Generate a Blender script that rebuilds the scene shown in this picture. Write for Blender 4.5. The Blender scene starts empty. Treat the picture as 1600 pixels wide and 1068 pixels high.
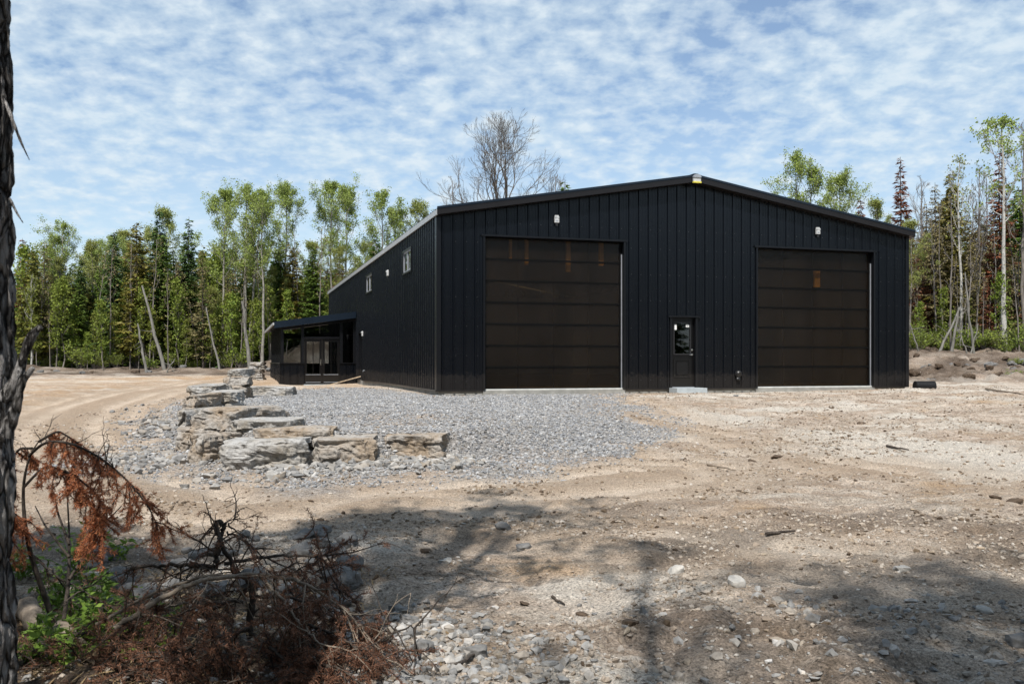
import bpy, math, random
import numpy as np
from mathutils import Vector, noise as mnoise

R = math.radians
S = bpy.context.scene
COL = S.collection
F = 1434.0; CX = 800.0; HZ = 565.0; ZC = 0.78      # picture scale, horizon row and camera height used to survey the place
rng = np.random.default_rng(7)
random.seed(7)

# ------------------------------------------------------------------ helpers
def P(px, py, d):
    return np.array([(px-CX)/F*d, d, ZC-(py-HZ)/F*d])

_perm = np.random.default_rng(3).permutation(256)
_perm = np.concatenate([_perm, _perm])
_val = np.random.default_rng(4).random(256)*2-1
def vn(x, y):
    x = np.asarray(x, float); y = np.asarray(y, float)
    xi = np.floor(x).astype(int); yi = np.floor(y).astype(int)
    fx = x-xi; fy = y-yi
    fx = fx*fx*fx*(fx*(fx*6-15)+10); fy = fy*fy*fy*(fy*(fy*6-15)+10)
    def hsh(a, b): return _val[_perm[_perm[a & 255]+(b & 255)]]
    a = hsh(xi, yi); b = hsh(xi+1, yi); c = hsh(xi, yi+1); d = hsh(xi+1, yi+1)
    return (a*(1-fx)+b*fx)*(1-fy)+(c*(1-fx)+d*fx)*fy
def fbm(x, y, o=4):
    s = 0; a = 1; t = 0
    for i in range(o):
        s = s+a*vn(x*2**i+17.3*i, y*2**i-9.1*i); t += a; a *= .5
    return s/t*1.6
def sst(a, b, x):
    t = np.clip((x-a)/(b-a), 0, 1); return t*t*(3-2*t)
def sdf_poly(x, y, poly):
    poly = np.array(poly, float); d = np.full(np.shape(x), 1e18); ins = np.zeros(np.shape(x), bool)
    n = len(poly)
    for i in range(n):
        ax, ay = poly[i]; bx, by = poly[(i+1) % n]
        ex, ey = bx-ax, by-ay; wx, wy = x-ax, y-ay
        t = np.clip((wx*ex+wy*ey)/(ex*ex+ey*ey), 0, 1)
        d = np.minimum(d, (wx-ex*t)**2+(wy-ey*t)**2)
        c = ((ay > y) != (by > y))
        with np.errstate(divide='ignore', invalid='ignore'):
            xx = ax+(y-ay)/(by-ay if by != ay else 1e-9)*(bx-ax)
        ins ^= c & (x < xx)
    d = np.sqrt(d); return np.where(ins, -d, d)
def dist_line(x, y, pts):
    d = np.full(np.shape(x), 1e18); side = np.zeros(np.shape(x))
    for (ax, ay), (bx, by) in zip(pts[:-1], pts[1:]):
        ex, ey = bx-ax, by-ay; wx, wy = x-ax, y-ay; L = math.hypot(ex, ey)
        t = np.clip((wx*ex+wy*ey)/(L*L), 0, 1)
        q = np.hypot(wx-ex*t, wy-ey*t); s = np.sign(ex*wy-ey*wx)
        side = np.where(q < d, s, side); d = np.minimum(d, q)
    return d*side

class MB:
    def __init__(s): s.v = []; s.f = []; s.n = 0; s.m = []
    def add(s, verts, faces, mat=0):
        verts = np.asarray(verts, float).reshape(-1, 3)
        faces = np.asarray(faces, int)
        s.v.append(verts); s.f.append(faces+s.n); s.m.append(np.full(len(faces), mat)); s.n += len(verts)
    def box(s, lo, hi, mat=0):
        x0, y0, z0 = lo; x1, y1, z1 = hi
        s.add([(x0,y0,z0),(x1,y0,z0),(x1,y1,z0),(x0,y1,z0),(x0,y0,z1),(x1,y0,z1),(x1,y1,z1),(x0,y1,z1)],
              [(0,3,2,1),(4,5,6,7),(0,1,5,4),(1,2,6,5),(2,3,7,6),(3,0,4,7)], mat)
    def prism(s, poly, a, b, mat=0):
        """poly: list of 3D points (one end), swept from offset a to offset b (vectors)"""
        p = np.asarray(poly, float); n = len(p)
        vv = np.concatenate([p+np.asarray(a), p+np.asarray(b)])
        s.add(vv, [(i, (i+1) % n, n+(i+1) % n, n+i) for i in range(n)], mat)
        c0 = p.mean(0)
        s.add(np.concatenate([p+np.asarray(a), [c0+np.asarray(a)]]), [((i+1) % n, i, n) for i in range(n)], mat)
        s.add(np.concatenate([p+np.asarray(b), [c0+np.asarray(b)]]), [(i, (i+1) % n, n) for i in range(n)], mat)
    def tube(s, pts, rad, k=6, mat=0, cap=True):
        pts = np.asarray(pts, float); n = len(pts)
        rad = np.broadcast_to(np.asarray(rad, float), (n,))
        t = np.gradient(pts, axis=0); t /= np.linalg.norm(t, axis=1)[:, None]+1e-9
        ref = np.array([0, 0, 1.]) if abs(t[0][2]) < .9 else np.array([1., 0, 0])
        a = np.cross(t, ref); a /= np.linalg.norm(a, axis=1)[:, None]+1e-9
        b = np.cross(t, a)
        ang = np.linspace(0, 2*np.pi, k, endpoint=False)
        ring = pts[:, None]+rad[:, None, None]*(np.cos(ang)[None, :, None]*a[:, None]+np.sin(ang)[None, :, None]*b[:, None])
        i = np.arange(n-1)[:, None]*k; j = np.arange(k)[None]; j2 = (j+1) % k
        fc = np.stack([i+j, i+j2, i+k+j2, i+k+j], -1).reshape(-1, 4)
        s.add(ring.reshape(-1, 3), fc, mat)
        if cap:
            for e, q in ((0, 0), (n-1, (n-1)*k)):
                vv = np.concatenate([ring[e], [pts[e]]])
                s.add(vv, [((x+1) % k, x, k) if e else (x, (x+1) % k, k) for x in range(k)], mat)
    def cards(s, c, u, w, mat=0):
        """diamond shaped leaf cards: centre, half length vector, half width vector"""
        n = len(c)
        vv = np.stack([c-u, c+w-u*.1, c+u, c-w-u*.1], 1).reshape(-1, 3)
        fc = (np.arange(n)[:, None]*4+np.arange(4)[None])
        s.add(vv, fc, mat)
    def mesh(s, name, mats, smooth=False):
        me = bpy.data.meshes.new(name)
        v = np.concatenate(s.v); me.vertices.add(len(v)); me.vertices.foreach_set('co', v.astype(np.float32).ravel())
        tot = np.concatenate([np.full(len(f), f.shape[1]) for f in s.f]); li = np.concatenate([f.ravel() for f in s.f])
        me.loops.add(len(li)); me.loops.foreach_set('vertex_index', li.astype(np.int32))
        st = np.concatenate([[0], np.cumsum(tot)[:-1]])
        me.polygons.add(len(tot)); me.polygons.foreach_set('loop_start', st.astype(np.int32))
        if not isinstance(mats, (list, tuple)): mats = [mats]
        for m in mats: me.materials.append(m)
        me.polygons.foreach_set('material_index', np.concatenate(s.m).astype(np.int32))
        me.polygons.foreach_set('use_smooth', np.full(len(tot), smooth))
        me.update(calc_edges=True); me.validate()
        return me
    def build(s, name, mats, parent=None, smooth=False):
        o = bpy.data.objects.new(name, s.mesh(name, mats, smooth)); COL.objects.link(o)
        if parent: o.parent = parent
        return o

def tag(o, label=None, cat=None, group=None, kind=None):
    if label: o['label'] = label
    if cat: o['category'] = cat
    if group: o['group'] = group
    if kind: o['kind'] = kind
    return o
def thing(name, label, cat, loc=(0, 0, 0), rz=0, group=None):
    o = bpy.data.objects.new(name, None); COL.objects.link(o); o.empty_display_size = .3
    o.location = [float(c) for c in loc]; o.rotation_euler = (0, 0, rz)
    return tag(o, label, cat, group)

# ------------------------------------------------------------------ materials
class NT:
    def __init__(s, name):
        s.mat = bpy.data.materials.new(name); s.mat.use_nodes = True
        s.t = s.mat.node_tree; s.t.nodes.clear()
        s.out = s.n('ShaderNodeOutputMaterial')
    def n(s, typ, ins=None, **kw):
        nd = s.t.nodes.new(typ)
        for k, v in kw.items(): setattr(nd, k, v)
        for k, v in (ins or {}).items(): s.set(nd.inputs[k], v)
        return nd
    def set(s, sock, v):
        if isinstance(v, bpy.types.NodeSocket): s.t.links.new(v, sock)
        elif isinstance(v, bpy.types.Node): s.t.links.new(v.outputs[0], sock)
        else:
            if isinstance(v, tuple) and len(v) == 3 and sock.type == 'RGBA': v = v+(1,)
            sock.default_value = v
    def mix(s, f, a, b, blend='MIX'):
        nd = s.n('ShaderNodeMix', data_type='RGBA', blend_type=blend)
        s.set(nd.inputs[0], f); s.set(nd.inputs[6], a); s.set(nd.inputs[7], b); return nd.outputs[2]
    def math(s, op, a, b=0.0, clamp=False):
        nd = s.n('ShaderNodeMath', operation=op, use_clamp=clamp); s.set(nd.inputs[0], a); s.set(nd.inputs[1], b); return nd.outputs[0]
    def ramp(s, f, stops, interp='LINEAR'):
        nd = s.n('ShaderNodeValToRGB'); cr = nd.color_ramp; cr.interpolation = interp
        while len(cr.elements) < len(stops): cr.elements.new(.5)
        for e, (p, c) in zip(cr.elements, stops):
            e.position = p; e.color = (c, c, c, 1) if not isinstance(c, tuple) else c+(1,)
        s.set(nd.inputs[0], f); return nd.outputs[0]
    def coord(s, kind='Object', scale=(1, 1, 1)):
        tc = s.n('ShaderNodeTexCoord'); mp = s.n('ShaderNodeMapping'); s.set(mp.inputs[0], tc.outputs[kind]); mp.inputs['Scale'].default_value = scale
        return mp.outputs[0]
    def noise(s, vec, scale, detail=4, rough=.55, dist=0):
        nd = s.n('ShaderNodeTexNoise', {'Vector': vec, 'Scale': scale, 'Detail': detail, 'Roughness': rough, 'Distortion': dist}); return nd.outputs[0]
    def voro(s, vec, scale, feature='F1', out=0):
        nd = s.n('ShaderNodeTexVoronoi', {'Vector': vec, 'Scale': scale}, feature=feature); return nd.outputs[out]
    def attr(s, name): return s.n('ShaderNodeAttribute', attribute_name=name).outputs['Fac']
    def bump(s, h, strength=.5, dist=.02, normal=None):
        nd = s.n('ShaderNodeBump', {'Height': h, 'Strength': strength, 'Distance': dist})
        if normal is not None: s.set(nd.inputs['Normal'], normal)
        return nd.outputs[0]
    def bsdf(s, col, rough=.6, normal=None, metallic=0.0, spec=.5):
        nd = s.n('ShaderNodeBsdfPrincipled', {'Base Color': col, 'Roughness': rough, 'Metallic': metallic, 'Specular IOR Level': spec})
        if normal is not None: s.set(nd.inputs['Normal'], normal)
        return nd.outputs[0]
    def end(s, sh): s.t.links.new(sh, s.out.inputs[0]); return s.mat

def simple(name, col, rough=.5, metallic=0.0, var=.15, scale=6, bump=0.0, spec=.5):
    t = NT(name); v = t.coord(); nz = t.noise(v, scale, 5, .6)
    c = t.mix(t.ramp(nz, [(.3, 0), (.7, 1)]), tuple(x*(1-var) for x in col), tuple(min(1, x*(1+var)) for x in col))
    nrm = t.bump(t.noise(v, scale*8, 4), bump, .01) if bump else None
    return t.end(t.bsdf(c, rough, nrm, metallic, spec))

def leaf_mat(name, c1, c2, c3=None, trans=.3):
    t = NT(name)
    ri = t.n('ShaderNodeNewGeometry').outputs['Random Per Island']
    c = t.mix(ri, c1, c2)
    orr = t.n('ShaderNodeObjectInfo').outputs['Random']
    if c3: c = t.mix(t.math('MULTIPLY', orr, .75), c, c3)
    c = t.mix(1.0, c, t.ramp(t.math('FRACT', t.math('MULTIPLY', ri, 37.7)), [(0, .7), (1, 1.3)]), 'MULTIPLY')
    d = t.bsdf(c, .6, spec=.25); tr = t.n('ShaderNodeBsdfTranslucent', {'Color': c}).outputs[0]
    m = t.n('ShaderNodeMixShader', {0: trans, 1: d, 2: tr}).outputs[0]
    return t.end(m)

def bark_mat(name, c1, c2, marks=None, sc=(9, 9, 2.2), mark_amt=.5):
    t = NT(name); v = t.coord('Object', sc)
    c = t.mix(t.ramp(t.noise(v, 1.2, 6, .65), [(.35, 0), (.65, 1)]), c1, c2)
    if marks:
        v2 = t.coord('Object', (3, 3, 9)); c = t.mix(t.ramp(t.noise(v2, 1.3, 3, .7), [(.55, 0), (.62, mark_amt)]), c, marks)
    return t.end(t.bsdf(c, .85, t.bump(t.noise(v, 2.5, 5), .6, .02), spec=.2))

def ground_mat():
    t = NT('site_ground'); v = t.coord('Object')
    gv = t.attr('gravel'); so = t.attr('soil'); oc = t.attr('ochre'); tk = t.attr('track'); wh = t.attr('pale')
    big = t.noise(v, .45, 6, .62); mid = t.noise(v, 2.2, 6, .68); fine = t.noise(v, 14, 6, .75); grit = t.noise(v, 60, 4, .8)
    dirt = t.ramp(t.math('ADD', t.math('MULTIPLY', mid, .55), t.math('MULTIPLY', fine, .45)),
                  [(.34, (.115, .083, .06)), (.43, (.30, .235, .18)), (.52, (.44, .355, .285)), (.68, (.60, .51, .425))])
    dirt = t.mix(t.ramp(big, [(.38, 0), (.62, .5)]), dirt, (.44, .40, .34))
    dirt = t.mix(t.ramp(t.noise(v, .8, 4, .6, .6), [(.54, 0), (.68, .6)]), dirt, (.33, .215, .12))
    ax = t.coord('Object', (.32, 1.25, 1)); st1 = t.noise(ax, 1.6, 6, .7, .5); st2 = t.noise(ax, 4.5, 6, .75, .3)
    dirt = t.mix(t.ramp(st1, [(.50, 0), (.62, .65)]), dirt, (.27, .20, .145))
    dirt = t.mix(t.ramp(st2, [(.54, 0), (.66, .7)]), dirt, (.20, .15, .11))
    dirt = t.mix(t.ramp(st2, [(.34, .75), (.45, 0)]), dirt, (.62, .56, .49))
    dirt = t.mix(t.math('MULTIPLY', wh, .75), dirt, (.55, .51, .45))
    dirt = t.mix(oc, dirt, t.mix(fine, (.30, .18, .085), (.47, .31, .17)))
    road = t.attr('road')
    rc = t.mix(t.math('MULTIPLY', tk, t.ramp(mid, [(.3, .6), (.6, 1)])), t.mix(fine, (.27, .195, .135), (.44, .345, .255)), t.mix(fine, (.50, .40, .305), (.68, .575, .47)))
    dirt = t.mix(t.math('MULTIPLY', road, .85), dirt, rc)
    vo = t.n('ShaderNodeTexVoronoi', {'Vector': v, 'Scale': 24.0})
    gcol = t.ramp(t.n('ShaderNodeSeparateColor', {0: vo.outputs['Color']}).outputs[0], [(0, (.21, .205, .20)), (.5, (.34, .335, .33)), (1, (.52, .51, .50))])
    gcol = t.mix(t.ramp(vo.outputs['Distance'], [(.35, 0), (.75, .6)]), gcol, (.17, .16, .15))
    c = t.mix(gv, dirt, gcol)
    soil = t.ramp(t.math('ADD', t.math('MULTIPLY', mid, .4), t.math('MULTIPLY', fine, .6)), [(.35, (.045, .033, .024)), (.55, (.12, .09, .068)), (.75, (.24, .19, .15))])
    c = t.mix(so, c, soil)
    # small embedded stones of their own tone
    vs = t.n('ShaderNodeTexVoronoi', {'Vector': v, 'Scale': 17.0, 'Randomness': 1.0})
    pick = t.n('ShaderNodeSeparateColor', {0: vs.outputs['Color']})
    st = t.math('MULTIPLY', t.ramp(vs.outputs['Distance'], [(.16, 1), (.26, 0)]), t.ramp(pick.outputs[1], [(.62, 0), (.66, .85)]))
    st = t.math('MULTIPLY', st, t.math('SUBTRACT', 1.0, t.math('MULTIPLY', road, .7)))
    c = t.mix(st, c, t.ramp(pick.outputs[0], [(0, (.24, .22, .20)), (1, (.60, .57, .52))]))
    g2 = t.noise(v, 30, 8, .8)
    c = t.mix(1.0, c, t.ramp(grit, [(.34, .5), (.66, 1.4)]), 'MULTIPLY')
    c = t.mix(t.math('SUBTRACT', 1.0, t.math('MULTIPLY', road, .55)), c, t.mix(1.0, c, t.ramp(g2, [(.35, .40), (.46, 1.0), (.70, 1.4)]), 'MULTIPLY'))
    h = t.math('ADD', t.math('MULTIPLY', fine, .6), t.math('MULTIPLY', grit, .25))
    h = t.math('ADD', h, t.math('MULTIPLY', st, .35))
    h = t.math('ADD', h, t.math('MULTIPLY', t.math('MULTIPLY', gv, t.math('SUBTRACT', 1.0, vo.outputs['Distance'])), .5))
    n1 = t.bump(h, 1.0, .09)
    return t.end(t.bsdf(c, .95, n1, spec=.15))

def stone_mat(name, cols, sc=6, bump=.6):
    t = NT(name); v = t.coord()
    ri = t.n('ShaderNodeNewGeometry').outputs['Random Per Island']
    c = t.ramp(ri, [(i/(len(cols)-1), k) for i, k in enumerate(cols)])
    c = t.mix(1.0, c, t.ramp(t.noise(v, sc*3, 5, .7), [(.3, .7), (.7, 1.25)]), 'MULTIPLY')
    return t.end(t.bsdf(c, .9, t.bump(t.noise(v, sc*6, 4), bump, .01), spec=.2))

def armour_mat(name, grey, tan, seed):
    t = NT(name); v = t.coord('Object')
    v2 = t.n('ShaderNodeVectorMath', {0: v, 1: t.n('ShaderNodeCombineXYZ', {0: t.math('MULTIPLY', t.n('ShaderNodeObjectInfo').outputs['Random'], 50.0)}).outputs[0]}, operation='ADD').outputs[0]
    big = t.noise(v2, 2.2, 6, .6, .4); f = t.noise(v2, 14, 6, .7)
    c = t.mix(t.ramp(big, [(.42, 0), (.6, 1)]), grey, tan)
    c = t.mix(t.ramp(f, [(.32, .8), (.5, 0)]), c, tuple(x*.30 for x in tan))
    c = t.mix(t.ramp(t.noise(v2, 30, 3, .6), [(.58, 0), (.72, .5)]), c, (.55, .53, .49))
    strat = t.n('ShaderNodeTexWave', {'Vector': t.coord('Object', (.25, .25, 1)), 'Scale': 5.0, 'Distortion': 9.0, 'Detail': 5.0, 'Detail Scale': 2.5}, bands_direction='Z').outputs[1]
    h = t.math('ADD', t.math('MULTIPLY', f, .8), t.math('MULTIPLY', strat, .05))
    return t.end(t.bsdf(c, .9, t.bump(h, .8, .04), spec=.2))

def siding_mat(name, col, rough=.38):
    t = NT(name); v = t.coord('Object')
    n1 = t.noise(t.coord('Object', (1, 1, .25)), 1.6, 5, .6)
    c = t.mix(t.ramp(n1, [(.35, 0), (.7, 1)]), col, tuple(x*1.2+.0003 for x in col))
    dust = t.ramp(t.noise(v, 5, 6, .7), [(.6, 0), (.8, .010)])
    c = t.mix(dust, c, (.25, .22, .19))
    zz_ = t.n('ShaderNodeSeparateXYZ', {0: v}).outputs[2]; spl = t.ramp(t.math('ADD', zz_, t.math('MULTIPLY', t.noise(v, 7, 5, .7), -.7)), [(0, .035), (.12, 0)])
    c = t.mix(spl, c, (.30, .25, .20))
    r = t.math('ADD', t.math('MULTIPLY', t.noise(v, 1.2, 2), .06), rough-.03)
    return t.end(t.bsdf(c, r, t.bump(t.noise(v, .8, 1), .08, .02), spec=.33))

def glass_mat(name, tint=(.9, .92, .93), rough=.02, see=.97):
    t = NT(name)
    tr = t.n('ShaderNodeBsdfTransparent', {'Color': tuple(x*see for x in tint)}).outputs[0]
    gl = t.n('ShaderNodeBsdfGlossy', {'Color': (1, 1, 1), 'Roughness': rough}).outputs[0]
    fr = t.n('ShaderNodeFresnel', {'IOR': 1.5}).outputs[0]
    return t.end(t.n('ShaderNodeMixShader', {0: t.math('ADD', fr, .03), 1: tr, 2: gl}).outputs[0])

def poly_mat():
    """smoke-brown multiwall door glazing: mostly opaque, lets a little light through"""
    t = NT('smoked_polycarbonate'); v = t.coord('Object')
    rib = t.n('ShaderNodeTexWave', {'Vector': v, 'Scale': 14.0, 'Distortion': .3, 'Detail': 1.0}, bands_direction='Z').outputs[1]
    n1 = t.noise(t.coord('Object', (1.4, 1, .3)), 1.5, 4, .6)
    c = t.mix(t.ramp(n1, [(.35, 0), (.7, 1)]), (.009, .0066, .0052), (.019, .0138, .0105))
    p = t.bsdf(c, .16, t.bump(rib, .3, .004), spec=.6)
    tr = t.n('ShaderNodeBsdfTransparent', {'Color': (.80, .69, .48)}).outputs[0]
    return t.end(t.n('ShaderNodeMixShader', {0: .62, 1: p, 2: tr}).outputs[0])

M = {}
M['ground'] = ground_mat()
M['palestone'] = stone_mat('pale_stone', [(.36, .345, .32), (.48, .46, .43)])
M['gravel'] = stone_mat('crushed_gravel', [(.14, .144, .15), (.21, .215, .225), (.29, .295, .305), (.23, .212, .19), (.42, .425, .43)])
M['rubble'] = stone_mat('rubble_stone', [(.14, .137, .133), (.215, .212, .207), (.30, .293, .28), (.23, .195, .155), (.40, .39, .375)])
M['dirtstone'] = stone_mat('dirt_pebble', [(.16, .125, .095), (.30, .25, .20), (.36, .315, .265), (.25, .20, .155), (.44, .41, .37)])
M['clod'] = stone_mat('earth_clod', [(.07, .05, .035), (.15, .11, .075), (.28, .22, .16), (.34, .29, .23)])
M['arm_grey'] = armour_mat('armour_stone_grey', (.35, .345, .335), (.25, .225, .19), 1)
M['arm_tan'] = armour_mat('armour_stone_tan', (.31, .29, .265), (.27, .215, .16), 2)
M['siding'] = siding_mat('black_ribbed_steel', (.0016, .0024, .0042), .27)
M['trim'] = siding_mat('black_trim_steel', (.0045, .005, .0065), .3)
M['rake'] = siding_mat('rake_trim_steel', (.009, .0075, .0075), .33)
M['roofsteel'] = siding_mat('black_roof_steel', (.007, .012, .020), .26)
M['palemetal'] = simple('galvanised_edge', (.42, .43, .44), .4, .3)
M['jamb'] = simple('grey_jamb_steel', (.30, .32, .35), .4, .2)
M['concrete'] = simple('foundation_concrete', (.24, .235, .215), .9, 0, .3, 3, .5)
M['stepconc'] = simple('step_concrete', (.36, .40, .42), .8, 0, .2, 4, .3)
M['poly'] = poly_mat()
M['doorbar'] = simple('door_rail', (.003, .003, .003), .6, spec=.1)
M['seal'] = simple('door_seal', (.55, .56, .54), .6)
M['door'] = siding_mat('door_paint', (.003, .003, .0034), .3)
M['glass'] = glass_mat('window_glass', see=.80)
M['darkglass'] = glass_mat('tinted_glass', (.6, .62, .62), .02, .45)
M['whiteplastic'] = simple('white_plastic', (.46, .47, .47), .4, 0, .08)
M['lens'] = simple('clear_lens', (.45, .47, .48), .15)
M['yellow'] = simple('yellow_plastic', (.62, .55, .08), .5)
M['blackplastic'] = simple('black_plastic', (.012, .012, .013), .45)
M['chrome'] = simple('brushed_nickel', (.6, .6, .58), .25, 1.0)
M['paper'] = simple('sticker_paper', (.7, .7, .68), .7)
M['wood'] = simple('ochre_lumber', (.70, .48, .20), .7, 0, .3, 5)
M['plank'] = simple('weathered_plank', (.42, .33, .23), .8, 0, .3, 8, .4)
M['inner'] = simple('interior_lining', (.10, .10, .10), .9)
M['floorc'] = simple('slab_concrete', (.25, .24, .23), .8)
M['aspenbark'] = bark_mat('pale_bark', (.17, .16, .135), (.31, .295, .26), (.05, .045, .04))
M['birchbark'] = bark_mat('white_bark', (.28, .27, .245), (.46, .45, .42), (.05, .045, .04))
M['greybark'] = bark_mat('grey_bark', (.11, .095, .085), (.22, .20, .18))
M['leanbark'] = bark_mat('weathered_bark', (.12, .115, .10), (.24, .23, .21))
M['maplebark'] = bark_mat('maple_bark', (.065, .056, .05), (.13, .115, .10))
M['darkbark'] = bark_mat('conifer_bark', (.06, .048, .04), (.13, .11, .095))
M['twigbark'] = bark_mat('twig_bark', (.030, .024, .02), (.085, .07, .058), sc=(30, 30, 12))
M['palebranch'] = bark_mat('bleached_branch', (.16, .13, .10), (.27, .225, .18), sc=(30, 30, 12))
M['aspenleaf'] = leaf_mat('young_aspen_leaf', (.17, .24, .04), (.32, .38, .10), (.26, .32, .09))
M['paleleaf'] = leaf_mat('opening_leaf', (.20, .25, .055), (.33, .35, .11), (.26, .27, .08))
M['spruceneedle'] = leaf_mat('spruce_needle', (.025, .058, .018), (.07, .125, .03), (.08, .13, .035), .15)
M['firneedle'] = leaf_mat('fir_needle', (.055, .115, .02), (.135, .205, .035), (.13, .18, .03), .2)
M['cedarneedle'] = leaf_mat('cedar_spray', (.10, .115, .02), (.21, .195, .04), (.20, .155, .035), .2)
M['rustneedle'] = leaf_mat('rust_needle', (.16, .05, .024), (.28, .105, .05), (.20, .09, .055), .2)
M['browntwig'] = leaf_mat('brown_twig', (.13, .105, .05), (.22, .175, .085), (.19, .17, .07), .15)
M['shrubleaf'] = leaf_mat('shrub_leaf', (.12, .19, .025), (.24, .30, .05), (.18, .19, .04))
M['weedleaf'] = leaf_mat('weed_leaf', (.09, .165, .02), (.20, .29, .05), None, .35)
M['neardead'] = leaf_mat('dead_needle', (.36, .12, .06), (.56, .24, .11), None, .3)
M['brushneedle'] = leaf_mat('brush_needle', (.13, .062, .040), (.25, .125, .075), None, .25)
M['drygrass'] = leaf_mat('dry_litter', (.16, .11, .06), (.30, .22, .12), None, .2)

# ------------------------------------------------------------------ terrain
ROADPIX = None
A = np.array([-2.02, 24.8]); UF = np.array([14.6, 4.4])/15.25; US = np.array([-4.4, 14.6])/15.25   # barn front corner, front and side directions
BW, BL, EAVE, RISE = 15.25, 29.8, 4.80, 1.30
PAD = [(-7.9, 26), (-7.6, 20), (-5.6, 16), (-4.3, 13.1), (-3.5, 12.35), (-2.2, 12.2), (-1.0, 12.6), (0.3, 13.4), (2.5, 17), (5, 23), (13, 29), (13, 60), (-9, 60)]
def h_smooth(x, y):
    x = np.asarray(x, float); y = np.asarray(y, float)
    r = np.interp(y, [-60, 4.5, 9, 12, 16, 20, 24, 28, 40, 60, 500], [-.82, -.75, -.66, -.55, -.42, -.28, -.17, -.12, -.1, 0, .4])
    r = r+.05*sst(8.5, 12.5, x)*sst(18, 27, y)-.04*np.exp(-((x-5.2)/2.5)**2-((y-26.5)/2)**2)
    r = r-.22*np.exp(-((x+9)/3.5)**2-((y-38)/5)**2)
    sd = sdf_poly(x, y, PAD)
    wid = .35+2.6*sst(-1.2, 1.5, x)
    pm = 1-sst(-wid*.5, wid*.5, sd)
    pad = np.interp(y, [12, 24, 60], [-.20, -.14, -.12])-.16*sst(34, 38, y)*sst(-4, -7, x)
    r = r*(1-pm)+np.maximum(r, pad)*pm
    r = r+1.25*sst(15.0, 22, x)*sst(33, 55, y)
    r = r+2.3*np.exp(-((x+12.8)/3.6)**2-((y-62)/3.2)**2)
    r = r+.45*sst(-16, -24, x)*np.exp(-((y-60)/3)**2)*0.4
    return r
def at(px, py):
    d = np.concatenate([np.arange(2.5, 40, .02), np.arange(40, 120, .1)])
    x = (px-CX)/F*d; z = ZC-(py-HZ)/F*d
    u = z-h_smooth(x, d); k = np.argmax(u < 0)
    if not (u < 0).any(): k = len(d)-1
    return np.array([x[k], d[k], z[k]])
ROAD = [at(*p)[:2] for p in [(420, 589), (330, 597), (230, 612), (150, 635), (110, 665), (130, 705), (210, 755), (360, 790), (600, 775), (850, 755), (1000, 740)]]
GRAV = [at(*p)[:2] for p in [(452, 612), (560, 606), (690, 621), (830, 613), (925, 611), (985, 650), (1010, 690), (950, 712), (830, 725), (740, 742), (620, 750), (480, 758), (330, 748), (225, 715), (240, 690), (290, 650), (300, 625)]]
ROAD2 = [at(*p)[:2] for p in [(925, 622), (1010, 648), (1120, 680), (1300, 722), (1600, 765)]]
ROAD3 = [at(*p)[:2] for p in [(620, 795), (800, 815), (1050, 842), (1300, 868), (1640, 905)]]
def masks(x, y):
    n1 = fbm(x*.9, y*.9, 4); n2 = fbm(x*2.6+9, y*2.6, 4)
    g = 1-sst(-1.2, 1.3, sdf_poly(x, y, GRAV)+.7*n1+.5*n2)
    mound = np.exp(-((x+1.6)/1.3)**2-((y-15.2)/2.0)**2)
    g = g*(1-.8*mound*(.6+.5*n2)); g = np.clip(g, 0, 1)
    fore = 1-sst(7.8, 9.5, y-.12*x+1.0*n1)
    so = np.clip((1-sst(-1.4, -.4, x+.5*n1))*(1-sst(5.6, 6.8, y+.5*n2))*1.0, 0, 1)
    so = np.maximum(so, .55*fore*sst(.1, .6, fbm(x*.7+4, y*1.1+8, 4)))
    bank = np.maximum(sst(14.5, 17.5, x)*sst(33, 38, y), (1-sst(-6, 3, x))*sst(50, 56, y+2.5*n1))
    so = np.maximum(so, bank*(.8+.35*n1)); so = np.clip(so, 0, 1)
    oc = .85*np.exp(-((x+14.5)/5)**2-((y-47)/4.5)**2)*sst(-.5, .5, n1+.35)
    oc = oc+.9*np.exp(-((x+4.3)/.9)**2-((y-16.2)/.9)**2)
    for px, py, s in [(1480, 757, .28), (1184, 800, .2), (1410, 740, .15), (1560, 630, .5), (640, 690, .3), (585, 800, .3), (1250, 735, .18), (860, 880, .3)]:
        q = at(px, py); oc = oc+.8*np.exp(-((x-q[0])/(s*1.3))**2-((y-q[1])/s)**2)*(.6+.6*n2)
    oc = oc+.45*sst(-3.5, -6.5, x)*sst(11, 14, y)*(1-sst(40, 50, y))*(.75+.5*n1)
    oc = np.clip(oc, 0, .9)*(1-g)
    dl = dist_line(x, y, ROAD)
    stripe = sum(np.exp(-((dl-c)/.2)**2) for c in (-1.35, -.75, .35, .95, 1.6))
    rd = np.exp(-(dl/1.9)**4)*(1-g*.9)
    tk = rd*np.clip(stripe*(.8+.5*n1), 0, 1)
    for pts, k in ((ROAD2, .6), (ROAD3, .55)):
        k *= 1.5; d2 = dist_line(x, y, pts); r2 = k*np.exp(-(d2/1.3)**4)*np.clip(.7+.9*n1, 0, 1)*(1-g)
        tk = np.maximum(tk, r2*sum(np.exp(-((d2-c)/.2)**2) for c in (-.8, .2, .85))); rd = np.maximum(rd, r2)
    pale = sst(.25, .8, fbm(x*.5+31, y*.8+7, 4))*(1-g)
    masks.road = rd
    return g, so, oc, tk, pale, dl
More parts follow.
